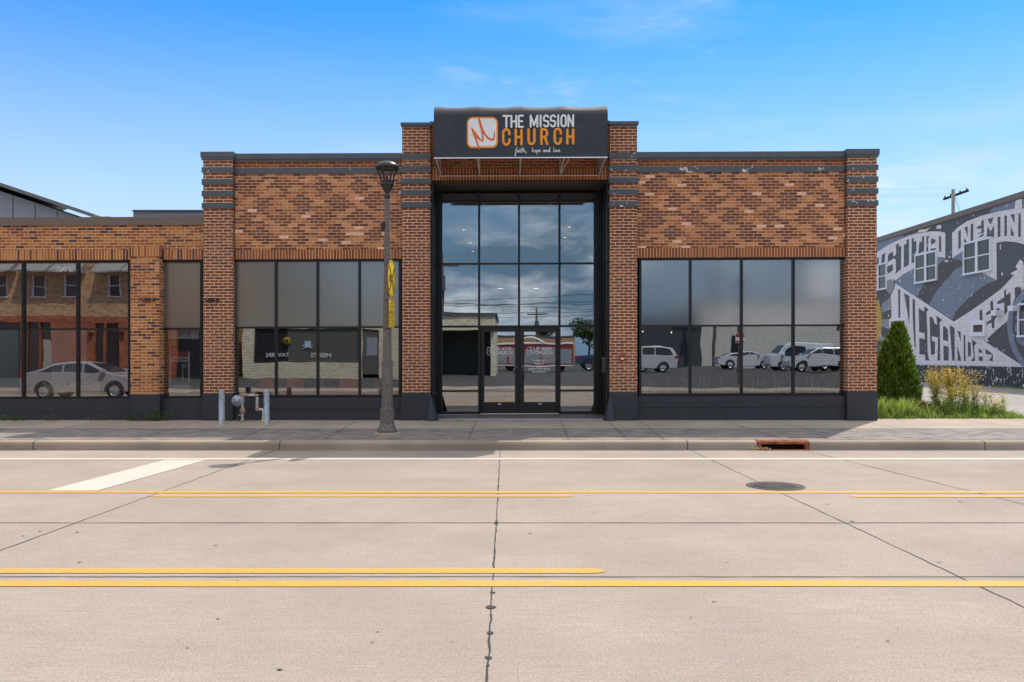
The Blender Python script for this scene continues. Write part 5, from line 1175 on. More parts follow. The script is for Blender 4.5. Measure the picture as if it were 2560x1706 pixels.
def weed(X, Y, w_, h, n, lb):
    root = thing('weed', lb, 'weed', (X, Y, .2), group='weeds growing along the foot of the shop walls')
    mb = MB(); fl_ = None
    for i in range(n):
        bx = X + rnd.uniform(-.5, .5) * w_; hh = h * rnd.uniform(.35, 1.0); tx = bx + rnd.uniform(-.35, .35) * hh; ty = Y - rnd.uniform(0, .12)
        z0 = SWZ(Y)
        mb.tube([(bx, Y - .02, z0 - .01), ((bx+tx)/2, (Y+ty)/2, z0 + hh*.55), (tx, ty, z0 + hh)], .0025, 3)
        for k in range(int(5 + hh * 26)):
            f = rnd.random(); aa = rnd.random() * 6.283
            spray(mb, (bx + (tx-bx)*f, Y - .02 + (ty-Y)*f, z0 + hh*f), (math.cos(aa), -abs(math.sin(aa))*.7, .5), rnd.uniform(.03, .075), .007)
    mb.build('leaves', LWD, root)
for xa, xb_, h, n, lb in ((-2, 64, .15, 26, 'row of low weeds at the left end of the black base wall'), (113, 142, .17, 12, 'small weed tuft under the second left window'), (217, 268, .15, 12, 'thin dry looking weed left of the narrow brick pillar'), (320, 348, .27, 13, 'weed at the left foot of the narrow brick pillar'), (370, 432, .30, 34, 'largest leafy weed between the narrow pillar and the church'), (564, 598, .13, 12, 'small weed between left bollard and gas pipe')):
    weed(PX((xa+xb_)/2, 19.2), 19.2, (xb_-xa)/F*19.2, h, n, lb)
mb = MB(); blades(mb, PX(1147, 19.15), 19.13, SWZ(19.1), .10, 50, .04, .6, 0, .004); o = mb.build('grass_tuft', LW, None, loc=(PX(1147, 19.15), 19.13, .2)); tag(o, 'tiny grass tuft on the entrance floor edge left of the doors', 'grass tuft')
mb = MB(); blades(mb, PX(2500, 26), 33, .25, .6, 250, .10, .6); 
for k in range(14): blades(mb, MX - .15 - rnd.random() * .3, 33 + k * .45, .24, .25, 40, .14, .6)
o = mb.build('wall_foot_grass', LW); tag(o, 'thin line of grass at the foot of the mural wall', 'grass', kind='stuff')

# ------------------------------------------------------------------ inside the shops
whitep = mat('white_enamel', (.80, .80, .78), .4); redp = mat('red_enamel', (.42, .02, .02), .4)
Yi = 19.85
def IX(x): return PX(x, Yi)
def IZ(y): return PZ(y, Yi)
pc = thing('popcorn_machine', 'red and white popcorn machine on a pale cabinet behind the narrow window', 'popcorn machine', (IX(450), Yi, .27))
mb = MB()
for x in (425, 472):
    mb.box(IX(x) - .018, IX(x) + .018, Yi, Yi + .036, IZ(960), IZ(879)); mb.box(IX(x) + .12, IX(x) + .15, Yi + .42, Yi + .45, IZ(960), IZ(879))
mb.build('frame', whitep, pc)
mb = MB(); mb.box(IX(426), IX(472), Yi - .006, Yi + .02, IZ(904.5), IZ(893)); s_ = mb.build('sign_panel', whitep, pc)
text('POP', .075, redp, 'lettering', s_, (IX(438.5), Yi - .012, IZ(901.5)), 1.05, off=.004); text('CORN', .075, redp, 'lettering', s_, (IX(457.5), Yi - .012, IZ(901.5)), 1.0, off=.004)
mb = MB(); mb.prism([(IX(427), IZ(892.5)), (IX(471), IZ(892.5)), (IX(468), IZ(880)), (IX(430), IZ(880))], Yi + .02, Yi + .4, 'y'); mb.build('roof', redp, pc)
mb = MB(); mb.box(IX(424), IX(474), Yi, Yi + .45, IZ(962.5), IZ(958)); mb.build('tray', redp, pc)
mb = MB(); mb.lathe((IX(452), Yi + .22, IZ(921)), [(.001, 0), (.07, .01), (.085, .09), (.06, .11), (.001, .12)], 16); mb.tube([(IX(452), Yi+.22, IZ(921)+.1), (IX(452), Yi+.22, IZ(893))], .01, 6); mb.build('kettle', M['alu'], pc)
mb = MB(); mb.box(IX(408), IX(476), Yi - .02, Yi + .5, .27, IZ(963)); mb.build('cabinet', mat('pale_cabinet', (.68, .66, .55), .6), pc)
bl = thing('window_blind', 'raised pale slatted blind at the top of the narrow lower window', 'blind', (IX(441), 19.75, PZ(824, 19.75)))
mb = MB(); 
for k in range(9):
    z = PZ(824 + k * 2.4, 19.75); mb.box(PX(409, 19.75), PX(474, 19.75), 19.74, 19.77, z - .016, z)
mb.box(PX(409, 19.75), PX(474, 19.75), 19.735, 19.775, PZ(847, 19.75), PZ(845, 19.75)); mb.build('slats', mat('pale_blind', (.80, .76, .76), .6), bl)
mb = MB(); mb.box(PX(476, 19.7), PX(498, 19.7), 19.69, 19.695, PZ(848, 19.7), PZ(824, 19.7)); pa = mb.build('paper_note', mat('lilac_paper', (.80, .70, .84), .8), None, loc=(PX(487, 19.7), 19.7, PZ(836, 19.7))); tag(pa, 'pale lilac paper note taped beside the blind in the narrow window', 'paper')
ft = thing('foosball_table', 'light wood foosball table behind the left shop window', 'game table', (PX(178, 19.8), 19.8, .27))
Yt = 19.8; wood = mat('light_wood', (.72, .55, .32), .5, var=.15, vscale=4)
mb = MB(); mb.box(PX(107, Yt), PX(250, Yt), Yt, Yt + .7, PZ(993, Yt), PZ(956, Yt)); mb.build('cabinet', wood, ft, bevel=.01)
for k, x in enumerate((126, 143, 160, 176, 216, 230)):
    mb = MB(); mb.tube([(PX(x, Yt), Yt - .10, PZ(960, Yt)), (PX(x, Yt), Yt + .9, PZ(960, Yt))], .008, 6); mb.lathe((PX(x, Yt), Yt - .12, PZ(960, Yt)), [(.001, -.05), (.02, -.05), (.022, .03), (.001, .03)], 10, ax='y'); mb.build('rod', M['black'], ft)
for x in (112, 245):
    for yy in (.05, .62):
        mb = MB(); mb.box(PX(x, Yt) - .04, PX(x, Yt) + .04, Yt + yy, Yt + yy + .08, .27, PZ(993, Yt)); mb.build('leg', wood, ft)
for i, (xa, xb_, c_, lb) in enumerate(((-40, 46, (.34, .40, .43), 'pale blue grey panel standing behind the leftmost window'), (128, 196, (.36, .36, .39), 'light grey panel standing behind the middle left window'), (201, 215, (.30, .40, .44), 'narrow pale blue panel behind the left shop window'))):
    mb = MB(); Yq = 20.7; mb.box(PX(xa, Yq), PX(xb_, Yq), Yq, Yq + .04, .6, PZ(822, Yq)); pn = thing('display_panel', lb, 'panel', (PX((xa+xb_)/2, Yq), Yq, .27)); mb.build('board', mat('panel_%d' % i, c_, .8), pn)
    mb = MB(); mb.box(PX(xa, Yq), PX(xb_, Yq), Yq - .15, Yq + .25, .27, .6); mb.build('foot', M['interior'], pn)
orr = mat('orange_red_plastic', (.85, .12, .05), .45)
def shell_chair(X, Y, rz, lb, seat_h=.98):
    root = thing('shell_chair', lb, 'chair', (X, Y, .27), rz, 'orange red chairs behind the left church window')
    mb = MB(); n = 9
    for i in range(n + 1):
        u = i / n * 2 - 1
        for k in range(7):
            v = k / 6; y = -.20 + .42 * min(v * 1.6, 1) ; z = (0 if v < .55 else (v - .55) * .9); ww = .23 - .05 * max(0, v - .5) * 2
            mb.v.append((u * ww, y + (abs(u) ** 2) * -.05, seat_h - .53 + z + (u * u) * .06))
    for i in range(n):
        for k in range(6): mb.f.append([i*7+k, i*7+k+1, (i+1)*7+k+1, (i+1)*7+k]); mb.mi.append(0); mb.sm.append(True)
    o = bpy.data.objects.new('tmp', None)
    def bl_(m_, nm, mt):
        me = bpy.data.meshes.new(nm); me.from_pydata(m_.v, [], m_.f); me.materials.append(mt); ob = bpy.data.objects.new(nm, me); col.objects.link(ob); ob.parent = root; return ob
    sh = bl_(mb, 'shell', orr); sm_ = sh.modifiers.new('solid', 'SOLIDIFY'); sm_.thickness = .015
    for sx in (-1, 1):
        for sy in (-1, 1):
            l = MB(); l.tube([(sx * .12, sy * .1, seat_h - .53), (sx * .21, sy * .21, 0)], .011, 6); bl_(l, 'leg', M['alu'])
    return root
for k, (x, rz, lb) in enumerate(((676, 160, 'orange red chair behind the first pane of the left church window'), (732, 200, 'orange red chair behind the second pane of the left church window'), (826, 95, 'orange red chair behind the left part of the third pane'), (858, 215, 'orange red chair turned away behind the third pane'), (893, 150, 'orange red chair beside the mullion of the fourth pane'), (925, 260, 'orange red chair behind the fourth pane left of the lamp post'))):
    shell_chair(PX(x, 20.05), 20.05 + .12 * (k % 2), R(rz), lb, 1.0)
mb = MB(); mb.lathe((PX(708, 20.2), 20.2, 0), [(.001, .27), (.08, .27), (.07, PZ(970, 20.2)), (.06, PZ(968, 20.2)), (.001, PZ(968, 20.2))], 16); o = mb.build('waste_bin', mat('dark_brown_bin', (.07, .025, .02), .5), None, loc=(PX(708, 20.2), 20.2, .27)); tag(o, 'dark cylindrical bin standing inside the left church window', 'bin')
def table_with(X, Y, lb1, lb2):
    tb = thing('round_table', lb1, 'table', (X, Y, .27), group='round tables inside the right window')
    mb = MB(); mb.lathe((X, Y, 0), [(.001, .68), (.5, .68), (.5, .71), (.001, .71)], 26); mb.build('tabletop', M['intfloor'], tb)
    mb = MB(); mb.lathe((X, Y, 0), [(.25, .27), (.24, .29), (.03, .31), (.03, .68)], 14); mb.build('pedestal', M['black'], tb)
    for j, dx in enumerate((-.26, .26)):
        cr = thing('upturned_chair', lb2[j], 'chair', (X + dx, Y, .715), group='chairs turned upside down on the tables')
        mb = MB(); mb.box(X + dx - .2, X + dx + .2, Y - .2, Y + .2, .73, .755); mb.build('seat', M['blackmatt'], cr, bevel=.01)
        mb = MB(); mb.box(X + dx - .19, X + dx + .19, Y + .2, Y + .23, .45, .72); mb.build('backrest', M['blackmatt'], cr, bevel=.01)
        for sx in (-1, 1):
            for sy in (-1, 1):
                l = MB(); l.tube([(X + dx + sx * .15, Y + sy * .15, .755), (X + dx + sx * .21, Y + sy * .2, 1.13 + (.06 if sy > 0 else 0))], .011, 6); l.build('leg', M['alu'], cr)
for k, (x, a_) in enumerate(((1625, 'first'), (1760, 'second'), (1895, 'third'), (2030, 'fourth'))):
    table_with(PX(x, 20.15), 20.15, '%s dark round table from the left behind the right church window' % a_, ('left upturned chair on the %s table behind the right church window' % a_, 'right upturned chair on the %s table behind the right church window' % a_))

# ------------------------------------------------------------------ across the street (seen in the glass)
YO = -6.0; KO = 45.0 / F
def OX(x): return (x - CX) * KO
def OZ(y): return CAMZ + (HY - y) * KO
tv = thing('tavern_building', 'low cream brick tavern across the street, reflected in the left church window', 'building', (OX(860), YO, .5))
T0, T1, TT = OX(606), -.65, 3.95
wins = [(634, 717, 822, 906), (717, 896, 822, 907), (905, 948, 822, 938)]
mb = MB(); zt = OZ(822)
mb.box(T0, T1, YO - .3, YO, zt, TT)
xs = [606, 634, 717, 896, 905, 948]
mb.box(T0, OX(634), YO - .3, YO, .3, zt); mb.box(OX(634), OX(896), YO - .3, YO, .3, OZ(907)); mb.box(OX(896), OX(905), YO - .3, YO, .3, zt); mb.box(OX(948), OX(1070), YO - .3, YO, .3, zt)
mb.box(T0, T0 + .3, YO - 12, YO - .3, .3, TT); mb.box(T1 - .3, T1, YO - 12, YO - .3, .3, TT); mb.box(T0, T1, YO - 12.3, YO - 12, .3, TT)
mb.build('brick_wall', M['cream'], tv)
mb = MB(); mb.box(OX(1070), T1, YO - .3, YO - .01, 3.1, TT); mb.box(OX(1070), T1, YO - 2.5, YO - 2.3, .3, TT); mb.build('porch_wall', mat('dark_olive_siding', (.09, .09, .075), .8), tv)
mb = MB(); mb.box(T0 - .1, T1 + .1, YO - 12.4, YO + .12, TT, TT + .15); mb.build('roof', M['cap'], tv)
mb = MB(); mb.box(OX(634), OX(717), YO - .2, YO - .15, OZ(907), zt); mb.build('dark_window', M['darkglass'], tv)
mb = MB(); mb.box(OX(717), OX(896), YO - .14, YO - .1, OZ(907), zt); mb.build('window_board', mat('dark_olive_board', (.10, .105, .08), .6), tv)
mb = MB(); mb.box(OX(905), OX(948), YO - .2, YO - .1, OZ(938), zt); dd = mb.build('door', mat('olive_door', (.11, .115, .09), .6), tv)
mb = MB(); mb.box(OX(914), OX(943), YO - .1, YO - .08, OZ(890), OZ(843)); mb.build('door_window', M['galv'], dd)
text('TAVERN', .34, M['vinyl'], 'lettering', tv, ((OX(663) + OX(722)) / 2, YO - .06, OZ(893)), .95, facing=1, off=.004)
text('MISFITS', .34, M['vinyl'], 'lettering', tv, ((OX(768) + OX(836)) / 2, YO - .06, OZ(895)), .95, facing=1, off=.004)
mb = MB(); mb.lathe((OX(716), YO - .05, OZ(853)), [(.001, .02), (.20, .02), (.20, 0)], 24, ax='y'); mb.build('round_emblem', mat('mustard_disc', (.42, .27, .02), .6), tv)
mb = MB(); mb.tube([(OX(716) + .1, YO + .0, OZ(853) + .06), (OX(716) - .1, YO + .0, OZ(853) + .02), (OX(716) + .05, YO + .0, OZ(853) - .07)], .025, 6); mb.build('emblem_mark', M['blackmatt'], tv)
mb = MB(); mb.prism([(OX(760), OZ(853)), (OX(777), OZ(853)), (OX(776), OZ(863)), (OX(768.5), OZ(871)), (OX(761), OZ(863))], YO - .08, YO - .05, 'y'); mb.tube([(OX(755), YO - .05, OZ(863)), (OX(782), YO - .05, OZ(871))], .03, 6); mb.tube([(OX(755), YO - .05, OZ(871)), (OX(782), YO - .05, OZ(863))], .03, 6); mb.build('shield_emblem', mat('pale_blue_shield', (.45, .60, .70), .6), tv)
hb = thing('brick_house', 'two storey tan and red brick building across the street, reflected in the left shop windows', 'building', (OX(200), YO, .5))
H0, H1, HT = -46.0, OX(570), 9.2
gw = [(-330, -285), (-180, -140), (-105, -60), (-10, 21), (78, 113), (160, 192), (270, 302), (340, 372), (425, 458)]
mb = MB(); mb.box(H0, H1, YO - .3, YO, OZ(790), OZ(741)); mb.box(H0, H1, YO - .3, YO, OZ(690), HT)
prev = H0
for a_, b_ in gw: mb.box(prev, OX(a_), YO - .3, YO, OZ(741), OZ(690)); prev = OX(b_)
mb.box(prev, H1, YO - .3, YO, OZ(741), OZ(690)); mb.box(H1 - .3, H1, YO - 12, YO - .3, .3, HT); mb.box(H0, H0 + .3, YO - 12, YO - .3, .3, HT); mb.box(H0, H1, YO - 12.3, YO - 12, .3, HT)
mb.build('upper_wall', M['house'], hb)
mb = MB(); prev = H0
op = [(-300, -200), (-150, -60), (-20, 50), (64, 98), (100, 128), (236, 260), (264, 296), (350, 400), (440, 520)]
for a_, b_ in op: mb.box(prev, OX(a_), YO - .3, YO, .3, OZ(805)); prev = OX(b_)
mb.box(prev, H1, YO - .3, YO, .3, OZ(805)); mb.box(H0, H1, YO - .3, YO + .02, OZ(805), OZ(790)); mb.build('lower_wall', brick_mat('deep_red_brick', [(0, (.30, .09, .05)), (.4, (.24, .07, .04)), (.7, (.36, .13, .07))], mortar=(.3, .2, .15), shearfix=False), hb)
mb = MB(); mb.box(H0, H1 + .1, YO - 12.4, YO + .3, HT, HT + .25); mb.build('roof', M['cap'], hb)
for a_, b_ in gw:
    mb = MB(); mb.box(OX(a_) - .05, OX(b_) + .05, YO - .2, YO + .1, OZ(744), OZ(741)); mb.box(OX(a_), OX(a_) + .08, YO - .2, YO - .05, OZ(741), OZ(690)); mb.box(OX(b_) - .08, OX(b_), YO - .2, YO - .05, OZ(741), OZ(690)); mb.box(OX(a_), OX(b_), YO - .19, YO - .06, OZ(716), OZ(714)); wn = mb.build('window', M['whitef'], hb)
    mb = MB(); mb.box(OX(a_), OX(b_), YO - .16, YO - .15, OZ(741), OZ(690)); mb.build('pane', M['darkglass'], wn)
    mb = MB(); xa, xb_ = OX(a_) - .45, OX(b_) + .45
    mb.prism([(YO, OZ(655)), (YO + .9, OZ(680)), (YO + .9, OZ(684)), (YO, OZ(686))], xa, xb_, 'x'); mb.build('window_awning', mat('grey_awning', (.34, .34, .34), .7) if 'grey_awning' not in bpy.data.materials else bpy.data.materials['grey_awning'], hb)
for a_, b_ in op:
    mb = MB(); mb.box(OX(a_), OX(b_), YO - .25, YO - .22, .5, OZ(805)); mb.build('shop_window', M['darkglass'], hb)
for nm, (a_, b_) in (('door', (104, 126)),):
    mb = MB(); mb.box(OX(a_), OX(b_), YO - .21, YO - .17, .55, OZ(850)); mb.build('door', mat('cream_door', (.42, .38, .32), .6), hb)
mb = MB(); mb.box(OX(222), OX(232), YO, YO + .15, OZ(842), OZ(833)); mb.build('wall_lamp', M['black'], hb)
mb = MB(); mb.box(OX(300), OX(310), YO, YO + .15, OZ(842), OZ(833)); mb.build('wall_lamp', M['black'], hb)

# far warehouses behind the lot
gw_ = thing('grey_warehouse', 'dark grey warehouse at the back of the parking lot', 'building', (16.5, -46, .6))
mb = MB(); mb.box(10.5, 19.4, -60, -46, .3, 5.6); mb.build('wall', mat('dark_grey_siding', (.06, .065, .075), .8), gw_)
mb = MB(); mb.box(10.4, 19.5, -60.1, -45.9, 5.6, 5.8); mb.build('roof', M['cap'], gw_)
for x in (13.6, 16.4):
    mb = MB(); mb.lathe((x, -45.9, 4.0), [(.001, .07), (.05, .05), (.07, 0), (.05, -.05), (.001, -.07)], 12); mb.build('wall_lamp', lampm, gw_)
ww_ = thing('white_warehouse', 'white painted brick warehouse with small dark windows at the back of the parking lot', 'building', (32, -46, .6))
mb = MB(); mb.box(19.45, 52, -62, -46, .3, 7.2); mb.build('wall', block_mat('white_painted_brick', (.66, .63, .56), .3, .1, .3), ww_)
mb = MB(); mb.box(19.45, 52.1, -62.1, -45.9, 7.2, 7.4); mb.build('roof', M['cap'], ww_)
for x, z0, z1, w_ in ((23.0, 1.9, 3.6, 1.0), (29.0, 1.3, 2.7, 1.0), (33.6, 3.2, 4.2, 1.1), (37, 3.2, 4.2, 1.1), (24.4, 1.0, 1.1, .1)):
    mb = MB(); mb.box(x - w_/2, x + w_/2, -46.02, -45.96, z0 + 1 if z0 > 3 else z0, z1 + 1 if z0 > 3 else z1); mb.build('window', M['darkglass'], ww_)
st_ = thing('reflection_block', 'white block added behind the white warehouse to reflect as a bright patch', 'building', (38, -66, .6))  # added block; its sunlit face gives the bright patch in the frosted pane
mb = MB(); mb.box(36.3, 40.2, -70, -63, .3, 13.2); mb.build('wall', mat('bright_white_render', (.88, .88, .85), .8), st_)
mb = MB(); mb.box(36.2, 40.3, -70.1, -63.02, 13.2, 13.4); mb.build('roof', M['cap'], st_)
fb = thing('far_brick_building', 'long low orange brown brick building on the horizon behind the lot', 'building', (3, -82, .6))
mb = MB(); mb.box(-30, 10, -95, -82, .3, 4.4); mb.build('wall', M['house'], fb); mb = MB(); mb.box(-30.1, 10.1, -95.1, -81.9, 4.4, 4.6); mb.build('roof', M['cap'], fb)
for k in range(12):
    mb = MB(); mb.box(-28 + k * 3.2, -26.8 + k * 3.2, -82.02, -81.95, 1.6, 3.2); mb.build('window', M['darkglass'], fb)

def tree(X, Y, z, h, rc, n, lb):
    root = thing('leafy_tree', lb, 'tree', (X, Y, z), group='trees behind the far buildings')
    mb = MB(); mb.tube([(X, Y, z - .1), (X + .1, Y, z + h*.35), (X, Y, z + h*.8)], [.22, .16, .05], 8)
    for k in range(5):
        a = k * 1.26; mb.tube([(X, Y, z + h*(.3 + .08*k)), (X + rc*.6*math.cos(a), Y + rc*.6*math.sin(a), z + h*(.5 + .08*k))], [.08, .03], 6)
    mb.build('trunk', BK, root)
    mb = MB(); cl = [(X + rnd.uniform(-.6,.6)*rc, Y + rnd.uniform(-.6,.6)*rc, z + h*rnd.uniform(.45,.92), rc*rnd.uniform(.28,.5)) for k in range(12)]
    for i in range(n):
        c_ = rnd.choice(cl); v_ = Vector((rnd.gauss(0,1), rnd.gauss(0,1), rnd.gauss(0,1))).normalized() * c_[3] * rnd.random() ** .35
        spray(mb, (c_[0]+v_.x, c_[1]+v_.y, c_[2]+v_.z*.8), (rnd.uniform(-1,1), rnd.uniform(-1,1), rnd.uniform(-.5,1)), rnd.uniform(.25,.5), .12)
    mb.build('crown', LD, root)
for k, (x, y, h, r, lb) in enumerate(((13.5, -100, 7.5, 3.2, 'round leafy tree right of the far brick building'), (18, -104, 8.5, 3.6, 'taller leafy tree behind the grey warehouse'), (23, -102, 7.8, 3.0, 'leafy tree left of the white warehouse roof'), (6, -106, 6.6, 2.4, 'small tree above the far brick roof'), (-13.8, -16, 7.4, 2.6, 'leafy tree in the gap between tavern and brick house'))): tree(x, y, .6, h, r, 2200, lb)
def upole(X, Y, H, lb):
    root = thing('utility_pole', lb, 'utility pole', (X, Y, .6), group='utility poles across the street')
    mb = MB(); mb.lathe((X, Y, 0), [(.17, .3), (.12, H), (.001, H)], 10); mb.build('pole', BK, root)
    mb = MB(); mb.box(X - 1.2, X + 1.2, Y - .06, Y + .06, H - .8, H - .66); mb.build('crossarm', BK, root)
    mb = MB(); mb.box(X - .25, X + .25, Y + .12, Y + .5, H - 2.6, H - 1.6); mb.build('transformer', M['cap'], root)
upole(20.0, -43, 10.5, 'utility pole in front of the grey and white warehouses'); upole(3.6, -60, 7.4, 'utility pole standing over the far end of the lot'); upole(-4.7, -20, 9.0, 'utility pole behind the tavern')
ow = thing('overhead_wires', 'sagging overhead wires crossing above the parking lot', 'wires', (0, -25, 6))
for k, (y, z, sl_, sg_) in enumerate(((-20, 5.6, .00, .5), (-22, 5.9, .035, .7), (-22, 5.7, -.045, .6), (-24, 5.1, .01, .4), (-26, 4.9, .03, .5), (-28, 6.6, .05, .6))):
    mb = MB(); mb.tube([(x, y, z + sl_ * x - sg_ * math.sin(math.pi * (x + 30) / 60) + .3) for x in range(-30, 31, 3)], .016, 4); mb.build('wire', M['blackmatt'], ow)

# ------------------------------------------------------------------ vehicles
def paint(name, c_): 
    m = mat(name, c_, .25, .1, spec=.6); m.node_tree.nodes['Principled BSDF'].inputs['Coat Weight'].default_value = .6; return m
tyre = mat('tyre_rubber', (.018, .018, .018), .8); rim = mat('alloy_rim', (.45, .45, .46), .3, .8); tail = mat('red_tail_lamp', (.45, .01, .01), .3); headm = mat('headlamp_glass', (.6, .62, .65), .15)
CARP = {  # (length, half width, lower/upper silhouette as fractions of length/height metres, front = +x)
 'sedan': dict(L=4.6, W=.90, prof=[(-2.28,.35),(-2.30,.75),(-2.22,.98),(-1.75,1.04),(-1.05,1.36),(-.35,1.45),(.35,1.42),(1.20,1.02),(1.95,.90),(2.25,.72),(2.30,.45),(2.22,.28),(-2.2,.26)], win=[(-1.62,1.02),(-1.02,1.30),(-.35,1.38),(.30,1.35),(1.02,1.02)], wh=(-1.35,1.40), r=.33),
 'suv': dict(L=4.7, W=.93, prof=[(-2.30,.40),(-2.35,.85),(-2.28,1.12),(-1.98,1.62),(-1.2,1.72),(-.2,1.72),(.45,1.62),(1.15,1.14),(2.05,1.02),(2.32,.80),(2.35,.48),(2.25,.32),(-2.25,.32)], win=[(-2.02,1.18),(-1.80,1.56),(-1.2,1.62),(-.2,1.62),(.40,1.53),(.98,1.15)], wh=(-1.38,1.42), r=.37),
 'van': dict(L=5.0, W=.98, prof=[(-2.45,.40),(-2.50,1.0),(-2.42,1.95),(-2.2,2.08),(.6,2.06),(1.2,1.90),(1.85,1.22),(2.4,1.05),(2.50,.8),(2.5,.45),(2.4,.32),(-2.4,.32)], win=[(-.1,1.2),(-.1,1.78),(.6,1.82),(1.05,1.72),(1.55,1.2)], wh=(-1.6,1.55), r=.36),
 'pickup': dict(L=5.5, W=.98, prof=[(-2.75,.55),(-2.78,1.15),(-.75,1.16),(-.65,1.75),(.55,1.82),(1.25,1.28),(2.5,1.18),(2.75,.9),(2.75,.5),(-2.7,.5)], win=[(-.5,1.25),(-.45,1.66),(.5,1.70),(1.0,1.27)], wh=(-1.75,1.8), r=.41)}
def car(kind, name, label, cat, X, Y, z, head, pm_, group=None):
    c = CARP[kind]; root = thing(name, label, cat, (X, Y, z), 0 if head > 0 else math.pi, group)
    W = c['W']; top = max(p[1] for p in c['prof']); belt = min(p[1] for p in c['win'])
    def inset(zq): return 0 if zq < belt else .17 * (zq - belt) / (top - belt)
    def loc_build(mb, nm, mt, par=None, bev=0):
        me = bpy.data.meshes.new(nm); me.from_pydata(mb.v, [], mb.f)
        for q in (mt if isinstance(mt, list) else [mt]): me.materials.append(q)
        me.polygons.foreach_set('use_smooth', mb.sm)
        bm = bmesh.new(); bm.from_mesh(me); bmesh.ops.recalc_face_normals(bm, faces=bm.faces); bm.to_mesh(me); bm.free()
        ob = bpy.data.objects.new(nm, me); col.objects.link(ob); ob.parent = par or root
        if bev:
            b = ob.modifiers.new('b', 'BEVEL'); b.width = bev; b.segments = 3; b.limit_method = 'ANGLE'; b.angle_limit = R(35)
        return ob
    mb = MB(); pf = c['prof']; n = len(pf)
    vs = [(x, -(W - inset(zq)), zq) for x, zq in pf] + [(x, (W - inset(zq)), zq) for x, zq in pf]
    tri = tessellate_polygon([[Vector((x, zq, 0)) for x, zq in pf]])
    mb.add(vs, [tuple(q) for q in tri] + [tuple(n + i for i in reversed(q)) for q in tri] + [(i, (i+1) % n, n + (i+1) % n, n + i) for i in range(n)])
    body = loc_build(mb, 'body', pm_, None, .05)
    wn = c['win']
    for s in (-1, 1):
        cxw = sum(p[0] for p in wn) / len(wn)
        xs_ = sorted([min(p[0] for p in wn), max(p[0] for p in wn)])
        def ztop(x):
            for (xa, za), (xb_, zb_) in zip(wn, wn[1:]):
                if min(xa, xb_) <= x <= max(xa, xb_) and xb_ != xa: return za + (zb_ - za) * (x - xa) / (xb_ - xa)
            return belt
        cuts = [xs_[0] + .02, (xs_[0]*.62 + xs_[1]*.38), (xs_[0]*.32 + xs_[1]*.68), xs_[1] - .02] if kind in ('sedan', 'suv') else [xs_[0] + .02, xs_[1] - .02]
        for a_, b_ in zip(cuts, cuts[1:]):
            mb = MB(); pts = [(a_ + .03, belt + .02)]; N = 8
            for k in range(N + 1):
                x = a_ + .03 + (b_ - a_ - .06) * k / N; pts.append((x, max(ztop(x) - .01, belt + .03)))
            pts.append((b_ - .03, belt + .02))
            v3 = [(x, s * (W - inset(zq) + .012), zq) for x, zq in pts]; tri = tessellate_polygon([[Vector((p[0], p[2], 0)) for p in v3]]); mb.add(v3, [tuple(q) for q in tri]); loc_build(mb, 'side_window', M['darkglass'], body)
    # windscreens lie on the sloped front and rear edges of the cabin
    def screen(pa, pb, nm):
        mb = MB(); (xa, za), (xb_, zb_) = pa, pb; d_ = Vector((xb_ - xa, zb_ - za)).normalized(); nn = Vector((d_.y, -d_.x)); 
        if nn.y < 0: nn = -nn
        f0, f1 = .1, .92
        q0 = (xa + (xb_-xa)*f0, za + (zb_-za)*f0); q1 = (xa + (xb_-xa)*f1, za + (zb_-za)*f1)
        mb.add([(q0[0]+nn.x*.012, -(W - inset(q0[1]) - .08), q0[1]+nn.y*.012), (q0[0]+nn.x*.012, (W - inset(q0[1]) - .08), q0[1]+nn.y*.012), (q1[0]+nn.x*.012, (W - inset(q1[1]) - .08), q1[1]+nn.y*.012), (q1[0]+nn.x*.012, -(W - inset(q1[1]) - .08), q1[1]+nn.y*.012)], [(0, 1, 2, 3)]); loc_build(mb, nm, M['darkglass'], body)
    ip = max(range(n - 1), key=lambda i: (pf[i][1] - pf[i+1][1]) if pf[i][0] > 0 and pf[i+1][1] > .9 and pf[i][1] > belt + .2 else -1)
    screen(pf[ip + 1], pf[ip], 'windscreen')
    ir = max(range(n - 1), key=lambda i: (pf[i+1][1] - pf[i][1]) if pf[i][0] < 0 and pf[i][1] > .9 else -1)
    screen(pf[ir], pf[ir + 1], 'rear_window')
    for wx in c['wh']:
        for s in (-1, 1):
            mb = MB(); mb.lathe((wx, s * (W - .09), c['r']), [(c['r']*.62, .11*s), (c['r']*.95, .10*s), (c['r'], .07*s), (c['r'], -.10*s), (.05, -.10*s)], 26, ax='y'); wl = loc_build(mb, 'wheel', tyre)
            mb = MB(); mb.lathe((wx, s * (W - .09), c['r']), [(c['r']*.62, .09*s), (c['r']*.5, .06*s), (.06, .085*s), (.001, .09*s)], 20, ax='y')
            loc_build(mb, 'rim', rim, wl)
            mb = MB(); pts = [(wx + (c['r']+.06)*math.cos(R(a)), c['r'] + (c['r']+.06)*math.sin(R(a))) for a in range(-10, 191, 20)]
            v3 = [(x, s*(W + .006), zq) for x, zq in pts]; mb.add(v3 + [(x*.0 + wx + (x-wx)*.85, s*(W + .006), c['r'] + (zq - c['r'])*.85) for x, zq in pts], [(i, i+1, len(pts)+i+1, len(pts)+i) for i in range(len(pts)-1)]); loc_build(mb, 'wheel_arch', M['blackmatt'], body)
    hb_ = .82 if kind != 'sedan' else .72
